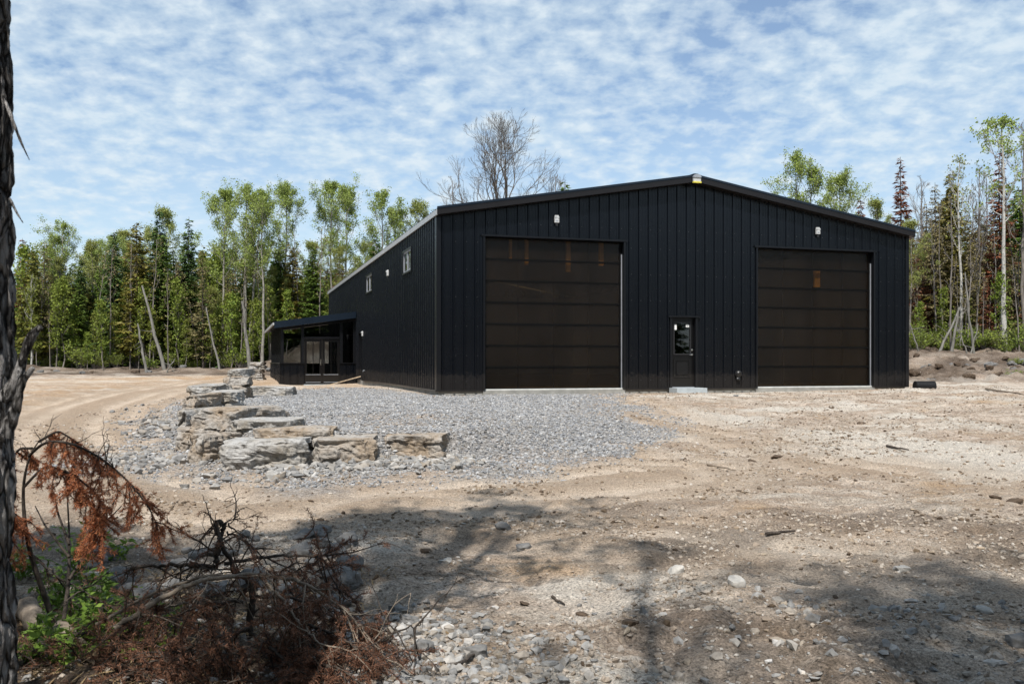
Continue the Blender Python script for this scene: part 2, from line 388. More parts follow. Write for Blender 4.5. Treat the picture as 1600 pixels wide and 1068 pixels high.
def h_full(x, y):
    g, so, oc, tk, pale, dl = masks(x, y)
    r = h_smooth(x, y)
    rd = masks.road; a = (1-.65*rd)*(1-.5*g)
    near_b = sdf_poly(x, y, [A+UF*-.2, A+UF*15.4, A+UF*15.4+US*30, A+US*30-UF*4.0])
    a = a*np.clip(.25+near_b/3, .15, 1)
    r = r+a*(.045*fbm(x*.6, y*.8, 3)+.035*fbm(x*2.1, y*2.1, 3)+.022*fbm(x*7, y*7, 3))
    r = r+.05*so*fbm(x*3, y*3, 3)
    # tyre ruts of the turning vehicles
    r = r-.055*tk+.006*rd*np.sin(dl*16+2*fbm(x, y, 2))
    # bulldozed berm under the woods
    r = r+np.exp(-((y-59-2*fbm(x*.2, x*0+3, 2))/1.3)**2)*sst(-3, -8, x)*(.18+.25*np.clip(fbm(x*.8, y*.8, 3), 0, 1))
    r = r+sst(15, 18, x)*sst(33, 38, y)*(.16*fbm(x*.5, y*.6, 3)+.20*fbm(x*1.3, y*1.6, 4)+.09*fbm(x*4, y*4, 3))
    return r

def axis(a, b, fn):
    v = [a]
    while v[-1] < b: v.append(v[-1]+fn(v[-1]))
    return np.array(v)
xs = axis(-420, 420, lambda x: .038 if -7 < x < 7 else (.07 if -16 < x < 20 else (.35 if -36 < x < 40 else min(30, .35+.25*(abs(x+2)-34)))))
ys = axis(-120, 430, lambda y: max(.5, .2*abs(y)) if y < 0 else (.25 if y < 3 else (.032 if y < 9 else (.045 if y < 14 else (.08 if y < 27 else (.22 if y < 68 else .22+.2*(y-68)))))))
X, Y = np.meshgrid(xs, ys)
Z = h_full(X.ravel(), Y.ravel())
nx, ny = len(xs), len(ys)
gm = MB()
ii = (np.arange(ny-1)[:, None]*nx+np.arange(nx-1)[None]).ravel()
gm.add(np.stack([X.ravel(), Y.ravel(), Z], 1), np.stack([ii, ii+1, ii+1+nx, ii+nx], 1))
ground = gm.build('ground', M['ground'], smooth=True); tag(ground, kind='structure')
mk = masks(X.ravel(), Y.ravel())
for nm, a in zip(('gravel', 'soil', 'ochre', 'track', 'pale'), mk):
    at_ = ground.data.attributes.new(nm, 'FLOAT', 'POINT'); at_.data.foreach_set('value', np.asarray(a, np.float32))
at_ = ground.data.attributes.new('road', 'FLOAT', 'POINT'); at_.data.foreach_set('value', np.asarray(masks.road, np.float32))
del X, Y, Z, mk, ii

# ------------------------------------------------------------------ loose stones on the ground (gravel and grit: nobody could count them)
def ico():
    t = (1+5**.5)/2
    v = np.array([(-1,t,0),(1,t,0),(-1,-t,0),(1,-t,0),(0,-1,t),(0,1,t),(0,-1,-t),(0,1,-t),(t,0,-1),(t,0,1),(-t,0,-1),(-t,0,1)], float)
    v /= np.linalg.norm(v[0])
    f = np.array([(0,11,5),(0,5,1),(0,1,7),(0,7,10),(0,10,11),(1,5,9),(5,11,4),(11,10,2),(10,7,6),(7,1,8),(3,9,4),(3,4,2),(3,2,6),(3,6,8),(3,8,9),(4,9,5),(2,4,11),(6,2,10),(8,6,7),(9,8,1)])
    return v, f
IV, IF = ico()
def stones(name, n, box, dens, smin, smax, mat, sink=.35, flat=(.45, .9), power=2.2):
    x = rng.uniform(box[0], box[1], n*6); y = rng.uniform(box[2], box[3], n*6)
    keep = rng.random(n*6) < dens(x, y); x = x[keep][:n]; y = y[keep][:n]; n = len(x)
    z = h_full(x, y)
    s = smin+(smax-smin)*rng.random(n)**power
    v = IV[None]*(1+rng.uniform(-.5, .38, (n, 12, 1)))
    v = v*np.stack([rng.uniform(.8, 1.35, n), rng.uniform(.6, 1.0, n), rng.uniform(flat[0], flat[1], n)], 1)[:, None]
    a = rng.uniform(0, 6.28, n); b = rng.normal(0, .35, n)
    ca, sa, cb, sb = np.cos(a), np.sin(a), np.cos(b), np.sin(b)
    vy = v[..., 1]*cb[:, None]-v[..., 2]*sb[:, None]; vz = v[..., 1]*sb[:, None]+v[..., 2]*cb[:, None]; vx = v[..., 0]
    v = np.stack([vx*ca[:, None]-vy*sa[:, None], vx*sa[:, None]+vy*ca[:, None], vz], -1)*s[:, None, None]*.5
    v = v+np.stack([x, y, z+s*.5*(.6-sink)], 1)[:, None]
    m = MB(); m.add(v.reshape(-1, 3), (np.arange(n)[:, None, None]*12+IF[None]).reshape(-1, 3))
    o = m.build(name, mat); tag(o, kind='stuff'); return o
def d_grav(x, y):
    g, so, oc, tk, pale, dl = masks(x, y); ins = sdf_poly(x, y, [A+UF*.05, A+UF*15.2, A+UF*15.2+US*25, A+US*25-UF*3.3])
    return g*(ins > .06)
stones('gravel', 110000, (-8, 5.5, 10.2, 40), d_grav, .018, .062, M['gravel'])
def d_rub(x, y):
    sd = sdf_poly(x, y, PAD); g = masks(x, y)[0]
    return np.clip(g*sst(-.1, .35, sd)*np.exp(-(np.maximum(sd-.6, 0)/1.1)**2)*(y < 22)*(1-sst(-.9, .6, x))*np.clip(.35+1.1*fbm(x*1.1, y*1.1, 3), .04, 1), 0, 1)
tag(stones('rubble', 12000, (-9.5, 1, 9.8, 22), d_rub, .025, .16, M['rubble'], .3), kind='stuff')
def d_dirt(x, y):
    g, so, oc, tk, pale, dl = masks(x, y); ins = sdf_poly(x, y, [A, A+UF*15.3, A+UF*15.3+US*30, A+US*30])
    return np.clip((1-g)*(1-.8*tk)*(.10+.9*np.clip(fbm(x*.9+5, y*1.3, 3)+.1, 0, 1))*(ins > .1)*np.clip(9/y, .25, 1)*(.2+.8*sst(5.5, 10, y)), 0, 1)
stones('pebbles', 60000, (-9, 16, 4, 30), d_dirt, .008, .06, M['dirtstone'], .45, power=5)
stones('earth_crumbs', 26000, (-9, 16, 4, 32), d_dirt, .012, .06, M['clod'], .4, power=3)
def d_fore(x, y):
    n = fbm(x*1.3+2, y*1.3+8, 3); return np.clip((1-sst(4.9, 6.3, y-.1*np.abs(x)+.8*n))*(.03+.9*np.exp(-((x+.45)/.6)**2)+.06*sst(.3, 2, x)), 0, 1)
stones('foreground_gravel', 9000, (-3.2, 3.6, 3.9, 6.6), d_fore, .008, .08, M['rubble'], .4, power=4.5)
stones('foreground_grit', 16000, (-3.4, 5.2, 3.9, 8.5), lambda x, y: .4*np.clip(.4+1.2*fbm(x*2, y*2, 3), .05, 1), .006, .045, M['dirtstone'], .4, power=3)

# ------------------------------------------------------------------ boulders and armour stones
def rock_mesh(L, D, H, seed, rough=.07, cuts=15, pw=16):
    """rounded lump (low pw) for loose stones, or squared quarry block (high pw) with chipped edges, flat bedding top and split faces"""
    import bmesh
    bm = bmesh.new(); bmesh.ops.create_cube(bm, size=2.0)
    bmesh.ops.subdivide_edges(bm, edges=bm.edges[:], cuts=cuts, use_grid_fill=True)
    off = Vector((seed*13.7, seed*5.1, seed*9.3)); rr = random.Random(seed); planes = []
    block = pw > 8
    if block:
        for sx in (-1, 1):
            for sy in (-1, 1): planes.append((Vector((sx*rr.uniform(.5, 1), sy*rr.uniform(.5, 1), 0)).normalized(), rr.uniform(1.08, 1.30)))
        for k in range(7):
            a = rr.uniform(0, 6.28); planes.append((Vector((math.cos(a), math.sin(a), rr.choice([-1, 1])*rr.uniform(.4, 1.1))).normalized(), rr.uniform(1.14, 1.34)))
        planes.append((Vector((rr.uniform(-.14, .14), -1, rr.uniform(-.18, .25))).normalized(), .97)); planes.append((Vector((rr.uniform(-.05, .05), rr.uniform(-.05, .05), 1)).normalized(), .97))
    else:
        for k in range(14):
            planes.append((Vector((rr.gauss(0, 1), rr.gauss(0, 1), rr.gauss(0, 1))).normalized(), rr.uniform(.78, 1.05)))
    for v in bm.verts:
        p = v.co.copy()
        if not block: p /= (abs(p.x)**pw+abs(p.y)**pw+abs(p.z)**pw)**(1/pw)
        for n, d in planes:
            e = p.dot(n)-d
            if e > 0: p -= n*e
        q = Vector((p.x*L/2, p.y*D/2, p.z*H/2)); w = q*2.0+off
        top = 1-.75*sst(.75, .95, p.z) if block else 1
        dn = mnoise.noise(w)*rough*.9+mnoise.noise(w*2.6)*rough*.55+(abs(mnoise.noise(w*5.5))-.25)*rough*.55+mnoise.noise(w*13)*rough*.25
        # split faces break in flat facets
        cl = mnoise.cell(Vector((w.x*1.9+mnoise.noise(w)*.6, w.y*1.9, w.z*3.1+mnoise.noise(w*1.7)*.5)))
        dn += (cl-.5)*rough*.55*(1 if block else .4)
        nn = Vector((p.x**3, p.y**3, p.z**3*.7)).normalized() if block else p.normalized()
        v.co = q+nn*dn*float(top)
    me = bpy.data.meshes.new('rock'); bm.to_mesh(me); bm.free()
    return me
def rock(px0, px1, pytop, pybot, depth, deep, label, seed, mat='arm_grey', rz=0.0, name='armour_stone', group='armour stones of the retaining wall', rough=.07, zbot=None, cuts=15):
    """stone surveyed from its outline in the photograph: front face at the given distance"""
    x0 = (px0-CX)/F*depth; x1 = (px1-CX)/F*depth
    zb = ZC-(pybot-HZ)/F*depth if zbot is None else zbot
    zt = ZC-(pytop-HZ)/F*depth; zb -= .07
    H = max(.1, zt-zb); L = (x1-x0)*.97
    me = rock_mesh(L, deep, H, seed, min(rough, .25*H), cuts+8); me.materials.append(M[mat])
    o = bpy.data.objects.new(name, me); COL.objects.link(o)
    o.location = ((x0+x1)/2, depth+deep/2, (zb+zt)/2); o.rotation_euler = (random.uniform(-.03, .03), random.uniform(-.03, .03), rz)
    return tag(o, label, 'stone', group)
rock(336, 476, 688, 730, 11.55, 1.0, 'big grey block at the lower front bend of the stone wall, bright flat top', 1, rz=-.04)
rock(476, 581, 685, 725, 11.7, .9, 'grey-brown block in the lower course, right of the big bend block', 2, 'arm_tan', .05)
rock(589, 697, 679, 714, 12.3, .7, 'lone grey boulder with ochre soil on its top, right end of the stone wall', 3, 'arm_tan', -.14)
rock(305, 348, 679, 720, 11.95, 1.0, 'tan upright block wedged behind the left end of the big bend block', 4, 'arm_tan', -.5)
rock(261, 307, 670, 702, 13.2, .8, 'small tan stone lying outside the wall on its far left', 5, 'arm_tan', .3)
rock(385, 523, 669, 688, 12.1, .85, 'long thin slab laid across the two front lower blocks', 6, 'arm_tan', .02, rough=.05)
rock(352, 456, 657, 686, 12.6, 1.0, 'rough mottled block of the second course, behind the long thin slab', 7, 'arm_grey', -.1)
rock(297, 388, 640, 681, 13.0, 2.2, 'largest brown stone with a cracked face, at the left bend of the wall', 8, 'arm_tan', -.25)
rock(283, 303, 640, 666, 15.0, 1.2, 'narrow grey stone at the wall edge left of the largest brown stone', 9, 'arm_grey', -.2)
rock(286, 314, 616, 641, 17.4, 1.8, 'brownish block under the pale slabs on the far left run of the wall', 10, 'arm_tan', -.1)
rock(311, 366, 612, 632, 18.6, 1.2, 'pale grey squared block in front of the slabs on the back of the wall', 11, 'arm_grey', .05)
rock(288, 337, 601, 617, 20.6, 1.6, 'flat pale slab at the far left corner of the stone wall', 12, 'arm_grey', .1)
rock(327, 381, 603, 617, 22.6, 1.1, 'darker slab below the two stacked capstones', 13, 'arm_tan', .0)
rock(379, 455, 604, 618, 24.4, 1.0, 'long grey slab lying on gravel nearest to the glazed sunroom', 14, 'arm_grey', .03, rough=.05)
rock(344, 386, 589, 603, 22.8, .9, 'rounded flat stone on top of the darker slab', 15, 'arm_tan', .1, zbot=.25)
rock(353, 387, 576, 589, 22.9, .8, 'topmost stone of the little stack above the wall', 16, 'arm_grey', -.1, zbot=.47)
# dry stacked thin stones beside the sunroom
zz = -.22
for k, (lab, hh) in enumerate([('lowest flat stone of the pile beside the sunroom corner', .24), ('second flat stone up in the pile beside the sunroom corner', .22), ('middle flat stone of the pile beside the sunroom corner', .2),
                               ('fourth flat stone up in the pile beside the sunroom corner', .2), ('top flat stone of the pile beside the sunroom corner', .18), ]):
    me = rock_mesh(.75+.1*math.sin(k*3), .8, hh, 40+k, .05, 10); me.materials.append(M['arm_grey'])
    o = bpy.data.objects.new('flat_stone', me); COL.objects.link(o); o.location = (-12.55+.05*math.sin(k*5), 45.2, zz+hh/2); zz += hh*.95
    tag(o, lab, 'stone', 'flat stones piled beside the sunroom')
# single stones one can pick out on the open ground
def loose(px, py, size, label, mat='rubble', name='loose_stone', group='loose stones on the open ground', flat=.55, seed=None):
    q = at(px, py); sd = seed or int(px*3+py)
    me = rock_mesh(size, size*.75, size*flat, sd, size*.2, 10, 5); me.materials.append(M[mat])
    o = bpy.data.objects.new(name, me); COL.objects.link(o)
    o.location = (q[0], q[1], float(h_full(q[0], q[1]))+size*flat*.2); o.rotation_euler = (random.uniform(-.2, .2), random.uniform(-.2, .2), random.uniform(0, 6.28))
    return tag(o, label, 'clod' if name == 'earth_clod' else 'stone', group)
for px, py, s, lab in [(1055, 897, .13, 'whitish flat stone in the middle of the dappled shade'), (785, 826, .17, 'pale stone beside the dark branch shadow'), (695, 880, .13, 'light stone just right of the long trunk shadow'),
                       (1150, 925, .16, 'cream stone patch in the dappled shade right of centre'), (1065, 935, .07, 'small white pebble below the whitish flat stone'), (640, 975, .18, 'grey boulder at the right edge of the brush heap'),
                       (1540, 962, .10, 'white stone near the right edge in sunlight'), (1410, 890, .14, 'flat pale stone on open ground below the ochre patch'), (1130, 603, .26, 'pale stone by the wall between step and second overhead door'),
                       (1150, 620, .18, 'dark small stone on ground below the wall vent'), (820, 850, .15, 'grey stone among the branch shadows'), (710, 617, .35, 'dark stone at the foot of the front wall left of the first overhead door'),
                       (1590, 1010, .2, 'grey stone in the shade at the lower right corner'), (740, 1030, .16, 'grey stone in the gravel at the bottom centre'), (660, 1030, .15, 'slate-blue stone in the gravel beside the brush heap')]:
    loose(px, py, s*.85, lab, 'rubble' if ('grey' in lab or 'dark' in lab or 'blue' in lab) else 'palestone')
for px, py, s, lab in [(1555, 785, .22, 'dark earth clod by the right edge'), (1585, 788, .3, 'low ridge of dark soil at the right edge'), (1175, 718, .3, 'dark clod in a soil smear right of the gravel'), (1215, 715, .34, 'grey-green soil lump beside the dark clod'),
                       (910, 955, .14, 'brown clod in the shade near the bottom centre'), (820, 950, .18, 'flat brown clod left of the bottom centre'), (985, 1000, .2, 'almost black clod low in the dappled shade'), (1305, 930, .1, 'small dark clod in the shade on the right'),
                       (1345, 660, .3, 'brown clod on ground in front of the second overhead door'), (1300, 640, .25, 'small earth lump in front of the second overhead door'), (665, 865, .16, 'dark clod on the trunk shadow')]:
    loose(px, py, s*.5, lab, 'clod', 'earth_clod', 'earth clods on the open ground', .34)
rr = random.Random(5)
for k in range(42):
    px = rr.uniform(140, 560); py = rr.uniform(842, 945)
    loose(px, py, rr.uniform(.08, .26), 'grey rubble stone in the shaded bank behind the brush heap', 'rubble', 'rubble_stone', 'rubble stones in the shaded bank behind the brush heap', .6, 900+k)
rr = random.Random(15)
for k in range(80):
    px = rr.choice([rr.uniform(1425, 1600), rr.uniform(60, 420)]); py = rr.uniform(566, 596) if px > 1000 else rr.uniform(576, 584)
    loose(px, py, rr.uniform(.15, .5), 'stone or stump in the churned earth below the woods', 'clod' if k % 3 else 'rubble', 'field_stone', 'stones and stumps along the churned forest edge', .6, 1900+k)
# sticks
def stick(px0, py0, px1, py1, r, label, name='stick', mat='twigbark'):
    a = at(px0, py0); b = at(px1, py1); t = np.linspace(0, 1, 7)[:, None]
    p = a*(1-t)+b*t; p[:, 2] = np.maximum(np.linspace(h_full(p[:1, 0], p[:1, 1])[0], h_full(p[-1:, 0], p[-1:, 1])[0], 7), h_full(p[:, 0], p[:, 1])-.01)+r*.9+.008; p[1:-1] += rng.normal(0, .004, (5, 3))
    m = MB(); m.tube(p, np.linspace(r, r*.5, 7), 6)
    return tag(m.build(name, M[mat], smooth=True), label, 'stick', 'sticks lying about')
stick(1197, 841, 1242, 831, .016, 'dark stick lying on sunlit ground right of centre')
stick(862, 935, 882, 940, .010, 'short dark twig in the dappled shade')
stick(710, 1060, 745, 1032, .012, 'reddish stick in the gravel at the bottom')
stick(1385, 700, 1420, 704, .02, 'short weathered stick before the second overhead door')
stick(1105, 727, 1150, 732, .018, 'pale stick beside the soil smear', mat='palebranch')
stick(1540, 612, 1600, 618, .03, 'long thin branch on the churned earth at the right', mat='palebranch')
# ------------------------------------------------------------------ barn
def to_local(o): o.location = (A[0], A[1], 0); o.rotation_euler = (0, 0, math.atan2(UF[1], UF[0]))
# local axes of the barn: x along the front, y going back, z up (0 at the bottom of the siding)
RZ = math.atan2(UF[1], UF[0])
barn = thing('barn', 'long black ribbed-steel shop building with two overhead doors and a low gable', 'building', (A[0], A[1], 0), RZ)
RIB, RH = .305, .036
def ribs(u0, u1, extra=()):
    """profile samples (u, depth) of ribbed sheet from u0 to u1"""
    pts = []
    k = math.floor(u0/RIB)
    while k*RIB < u1+RIB:
        c = k*RIB+.15
        for du, dd in ((-.036, 0), (-.016, RH), (.016, RH), (.036, 0), (.092, 0), (.100, .005), (.118, .005), (.126, 0), (.179, 0), (.187, .005), (.205, .005), (.213, 0)): pts.append((c+du, dd))
        k += 1
    def dep(u):
        for (a, da), (b, db) in zip(pts[:-1], pts[1:]):
            if a <= u <= b: return da+(db-da)*(u-a)/(b-a+1e-9)
        return 0
    us = sorted(set([u0, u1]+[p[0] for p in pts if u0 < p[0] < u1]+[e for e in extra if u0 < e < u1]))
    return [(u, dep(u)) for u in us]
def siding(name, u0, u1, ztop, openings, place, parent, flip=False, mat='siding', z0=0.0):
    """ribbed wall sheet as quads; place(u, out, z) -> local point; openings = (u0,u1,z0,z1)"""
    m = MB(); ex = [e for o in openings for e in (o[0], o[1])]+[(u0+u1)/2]
    pr = ribs(u0, u1, ex)
    for (a, da), (b, db) in zip(pr[:-1], pr[1:]):
        mid = (a+b)/2; spans = []; lo = z0
        for (o0, o1, q0, q1) in sorted(openings, key=lambda o: o[2]):
            if o0 < mid < o1:
                if q0 > lo+.001: spans.append((lo, lo, q0, q0))
                lo = q1
        spans.append((lo, lo, ztop(a), ztop(b)))
        for (za, zb, ta, tb) in spans:
            q = [place(a, da, za), place(b, db, zb), place(b, db, tb), place(a, da, ta)]
            m.add(q, [(3, 2, 1, 0)] if flip else [(0, 1, 2, 3)])
    return m.build(name, M[mat], parent)
def gable(u): return EAVE+RISE*(1-abs(u-BW/2)/(BW/2))-.02
D1 = (1.28, 5.50, .03, 4.22); D2 = (9.77, 14.0, .03, 4.22); MD = (6.92, 7.80, .05, 2.08)
fr = siding('front_wall', 0, BW, gable, [(D1[0], D1[1], 0, D1[3]), (D2[0], D2[1], 0, D2[3]), (MD[0], MD[1], 0, MD[3])], lambda u, o, z: (u, -o, z), barn)
W1 = (3.65, 5.05, 3.62, 4.28); W2 = (12.1, 13.75, 3.62, 4.28); SDOOR = (15.3, 16.2, 0, 2.02)
lw = siding('side_wall', 0, BL, lambda u: EAVE, [W1, W2, SDOOR], lambda u, o, z: (-o, u, z), barn, True)
rw = siding('side_wall', 0, BL, lambda u: EAVE, [], lambda u, o, z: (BW+o, u, z), barn)
bw = siding('back_wall', 0, BW, gable, [], lambda u, o, z: (u, BL+o, z), barn, True)
# fasteners in rows
m = MB()
for z in (.25, .95, 1.75, 2.55, 3.3, 4.05, 4.6):
    for k in range(1, 50):
        u = k*RIB+.15+.055
        if z < gable(u)-.2 and not any(o[0]-.1 < u < o[1]+.1 and z < o[3]+.1 for o in (D1, D2, MD)):
            m.box((u-.009, -.012, z-.009), (u+.009, .002, z+.009))
    for k in range(1, 97):
        u = k*RIB+.15+.055
        if not any(o[0]-.1 < u < o[1]+.1 and o[2]-.1 < z < o[3]+.1 for o in (W1, W2, SDOOR)): m.box((-.012, u-.009, z-.009), (.002, u+.009, z+.009))
m.build('fastener', simple('screw_head', (.05, .052, .056), .4, .3), barn)['kind'] = 'stuff'
# roof
m = MB(); ov = .04; t = .09; sl = RISE/(BW/2)
for s in (0, 1):
    pr = ribs(-.25, BL+.25)
    def rp(e, y, up):
        x = (-ov if s == 0 else BW+ov) if e == 0 else BW/2
        z = EAVE+sl*(x if s == 0 else BW-x)+up
        return (x, y, z)
    for (a, da), (b, db) in zip(pr[:-1], pr[1:]):
        q = [rp(0, a, t+da), rp(0, b, t+db), rp(1, b, t+db), rp(1, a, t+da)]
        m.add(q, [(0, 3, 2, 1)] if s == 0 else [(0, 1, 2, 3)])
        q2 = [rp(0, a, 0), rp(0, b, 0), rp(1, b, 0), rp(1, a, 0)]; m.add(q2, [(0, 1, 2, 3)])
        q3 = [rp(0, a, 0), rp(0, b, 0), rp(0, b, t+db), rp(0, a, t+da)]; m.add(q3, [(0, 1, 2, 3)])
    for y in (-.25, BL+.25): m.add([rp(0, y, 0), rp(1, y, 0), rp(1, y, t), rp(0, y, t)], [(0, 1, 2, 3)])
roof = m.build('roof', M['roofsteel'], barn)
m = MB(); m.prism([(BW/2-.28, 0, EAVE+RISE+t-.01), (BW/2-.06, 0, EAVE+RISE+t+.07), (BW/2+.06, 0, EAVE+RISE+t+.07), (BW/2+.28, 0, EAVE+RISE+t-.01)], (0, -.27, 0), (0, BL+.27, 0)); m.build('ridge_cap', M['roofsteel'], roof)
for s in (0, 1):
    m = MB()
    xa, xb = (-ov-.02, BW/2) if s == 0 else (BW+ov+.02, BW/2)
    za = EAVE-.02*sl; zb = EAVE+RISE
    for (y0, y1, lo, hi) in ((-.285, -.252, -.08, .115),):
        P0 = [(xa, y0, za+lo), (xb, y0, zb+lo), (xb, y0, zb+hi), (xa, y0, za+hi)]
        m.prism(P0, (0, 0, 0), (0, y1-y0, 0))
    m.prism([(xa, -.286, za-.081), (xb, -.286, zb-.081), (xb, -.286, zb-.068), (xa, -.286, za-.068)], (0, .002, 0), (0, .27, 0))
    m.build('rake_trim', M['rake'], barn)
    m = MB(); m.prism([(xa, -.30, za+.075), (xb, -.30, zb+.075), (xb, -.30, zb+.135), (xa, -.30, za+.135)], (0, 0, 0), (0, .045, 0)); m.build('drip_edge', M['roofsteel'], barn)
    x = -ov-.02 if s == 0 else BW+ov+.02
    m = MB(); m.box((x-.02, -.25, EAVE-.09), (x+.02, BL+.25, EAVE+.05)); m.build('eave_trim', M['palemetal'] if s == 0 else M['trim'], barn)
# corner trims
for (x, y) in ((0, 0), (BW, 0), (0, BL), (BW, BL)):
    m = MB(); sx = 1 if x == 0 else -1; sy = 1 if y == 0 else -1
    x0 = x-.034*sx; y0 = y-.034*sy
    m.box((min(x0, x0+.13*sx), min(y0, y0+.012*sy), -.02), (max(x0, x0+.13*sx), max(y0, y0+.012*sy), EAVE-.01))
    m.box((min(x0, x0+.012*sx), min(y0+.0125*sy, y0+.13*sy), -.02), (max(x0, x0+.012*sx), max(y0+.0125*sy, y0+.13*sy), EAVE-.01))
    m.build('corner_trim', M['trim'], barn)
# foundation, base flashing
m = MB(); FI = .05
m.box((FI, FI, -.7), (BW-FI, .25, -.004)); m.box((FI, .25, -.7), (.25, BL-FI, -.004)); m.box((BW-.25, .25, -.7), (BW-FI, BL-FI, -.004)); m.box((.25, BL-.25, -.7), (BW-.25, BL-FI, -.004))
m.build('foundation', M['concrete'], barn)
m = MB(); m.box((.25, .25, -.3), (BW-.25, BL-.25, .02)); m.build('floor_slab', M['floorc'], barn)
for a, b in ((0, D1[0]), (D1[1], MD[0]), (MD[1], D2[0]), (D2[1], BW)): m = MB(); m.box((a+.012, -.046, -.025), (b-.012, -.038, .02)); m.build('base_flashing', M['trim'], barn)
for a, b in ((0, SDOOR[0]), (SDOOR[1], BL)): m = MB(); m.box((-.046, a+.002, -.025), (-.038, b, .02)); m.build('base_flashing', M['trim'], barn)
# interior lining behind the sheets so that the inside is dark
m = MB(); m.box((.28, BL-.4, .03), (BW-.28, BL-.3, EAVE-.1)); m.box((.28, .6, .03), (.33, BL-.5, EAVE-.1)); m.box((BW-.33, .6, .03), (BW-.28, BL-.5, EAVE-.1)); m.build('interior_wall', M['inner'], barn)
# overhead doors
def overhead(D, posts):
    x0, x1, z0, z1 = D
    door = thing('overhead_door', None, None); door.parent = barn; door['label'] = 'seven-section smoked overhead door'
    rec = .13; n = 7; hh = (z1-z0)/n
    for k in range(n):
        m = MB(); a = z0+k*hh; m.box((x0+.055, rec, a+.028), (x1-.075, rec+.045, a+hh-.028)); sec = m.build('door_section', M['poly'], door)
        mb = MB(); mb.box((x0+.055, rec-.012, a+.001), (x1-.075, rec+.055, a+.0275)); mb.box((x0+.055, rec-.012, a+hh-.0275), (x1-.075, rec+.055, a+hh-.001))
        for q in (0, 1): xx = x0+.055 if q == 0 else x1-.075-.05; mb.box((xx, rec-.008, a+.0285), (xx+.05, rec+.052, a+hh-.0285))
        mb.build('section_rail', M['doorbar'], sec)
        for q in (1, 2, 3):
            xx = x0+(x1-x0)*q/4; mm = MB(); mm.box((xx-.02, rec+.047, a+.0285), (xx+.02, rec+.06, a+hh-.0285)); mm.build('stile', M['doorbar'], sec)
    m = MB()
    m.box((x0-.002, -.045, 0), (x0+.05, .20, z1)); m.build('door_jamb', M['trim'], door)
    m = MB(); m.box((x1-.05, -.045, 0), (x1+.002, .20, z1)); m.build('door_jamb', M['trim'], door)
    m = MB(); m.box((x1-.072, .095, .02), (x1-.051, .20, z1-.35)); m.build('sunlit_jamb_strip', M['jamb'], door)  # pale colour stands for sun on the reveal, ending in the header's shade
    m = MB(); m.box((x0-.06, -.06, z1+.001), (x1+.06, .20, z1+.05)); m.build('door_header', M['trim'], door)
    m = MB(); m.box((x0+.04, .06, -.02), (x1-.04, .22, z0-.002)); m.build('door_seal', M['seal'], door)
    m = MB(); m.box((x0, -.02, -.4), (x1, .245, -.021)); m.build('door_sill', M['concrete'], door)
    for s, z, top, w in posts:
        m = MB(); m.box((s-w/2, .25, z), (s+w/2, .34, top)); m.build('wooden_post', M['wood'], door)
    return door
overhead(D1, [(2.15, 3.62, 4.5, .07), (2.62, 3.5, 4.5, .10), (3.87, 3.35, 4.5, .12), (4.88, 3.55, 4.5, .13)])
overhead(D2, [(12.1, 3.1, 3.6, .2)])
# entry door
md = thing('entry_door', None, None); md.parent = barn; md['label'] = 'black half-glazed entry door between the overhead doors'
x0, x1, z0, z1 = MD
m = MB(); m.box((x0-.002, -.04, z0-.05), (x0+.06, .14, z1)); m.box((x1-.06, -.04, z0-.05), (x1+.002, .14, z1)); m.box((x0-.07, -.07, z1+.001), (x1+.07, .14, z1+.045)); m.build('door_frame', M['trim'], md)
m = MB(); dx0, dx1 = x0+.062, x1-.062; W = dx1-dx0
gx0, gx1, gz0, gz1 = dx0+.12, dx1-.14, 1.02, 1.92
yf = .07
m.box((dx0, yf, z0), (dx1, yf+.045, gz0-.02)); m.box((dx0, yf, gz1+.02), (dx1, yf+.045, z1-.002)); m.box((dx0, yf, gz0-.019), (gx0-.02, yf+.045, gz1+.019)); m.box((gx1+.02, yf, gz0-.019), (dx1, yf+.045, gz1+.019))
leaf = m.build('door_leaf', M['door'], md)
m = MB()
for (a, b, c, d) in ((gx0-.035, gx1+.035, gz0-.035, gz0), (gx0-.035, gx1+.035, gz1, gz1+.035), (gx0-.035, gx0, gz0+.001, gz1-.001), (gx1, gx1+.035, gz0+.001, gz1-.001)): m.box((a, yf-.018, c), (b, yf+.02, d))
m.build('glass_frame', siding_mat('glazing_bead', (.02, .02, .022), .3), leaf)
m = MB(); m.box((gx0+.001, yf+.005, gz0+.001), (gx1-.001, yf+.012, gz1-.001)); m.build('pane', M['darkglass'], leaf)
m = MB()
pa, pb, pc, pd = gx0-.02, gx1+.02, .32, .86
for (a, b, c, d) in ((pa, pb, pc, pc+.03), (pa, pb, pd-.03, pd), (pa, pa+.03, pc+.031, pd-.031), (pb-.03, pb, pc+.031, pd-.031)): m.prism([(a, yf, c), (b, yf, c), (b, yf, d), (a, yf, d)], (0, -.014, 0), (0, .001, 0))
m.prism([(pa+.09, yf, pc+.09), (pb-.09, yf, pc+.09), (pb-.09, yf, pd-.09), (pa+.09, yf, pd-.09)], (0, -.012, 0), (0, .001, 0))
m.build('raised_panel', siding_mat('raised_panel_paint', (.007, .007, .0075), .28), leaf)
for zh, nm in ((.99, 'door_handle'), (1.13, 'deadbolt')):
    m = MB(); c = np.array([dx1-.065, yf, zh]); m.tube([c, c+[0, -.012, 0]], .03, 14)
    if nm == 'door_handle': m.tube([c+[0, -.01, 0], c+[0, -.05, 0]], .012, 8); m.tube([c+[.005, -.05, 0], c+[-.05, -.055, 0], c+[-.10, -.05, -.003]], .009, 8)
    else: m.tube([c+[0, -.012, 0], c+[0, -.028, 0]], .02, 12)
    m.build(nm, M['chrome'], leaf, True)
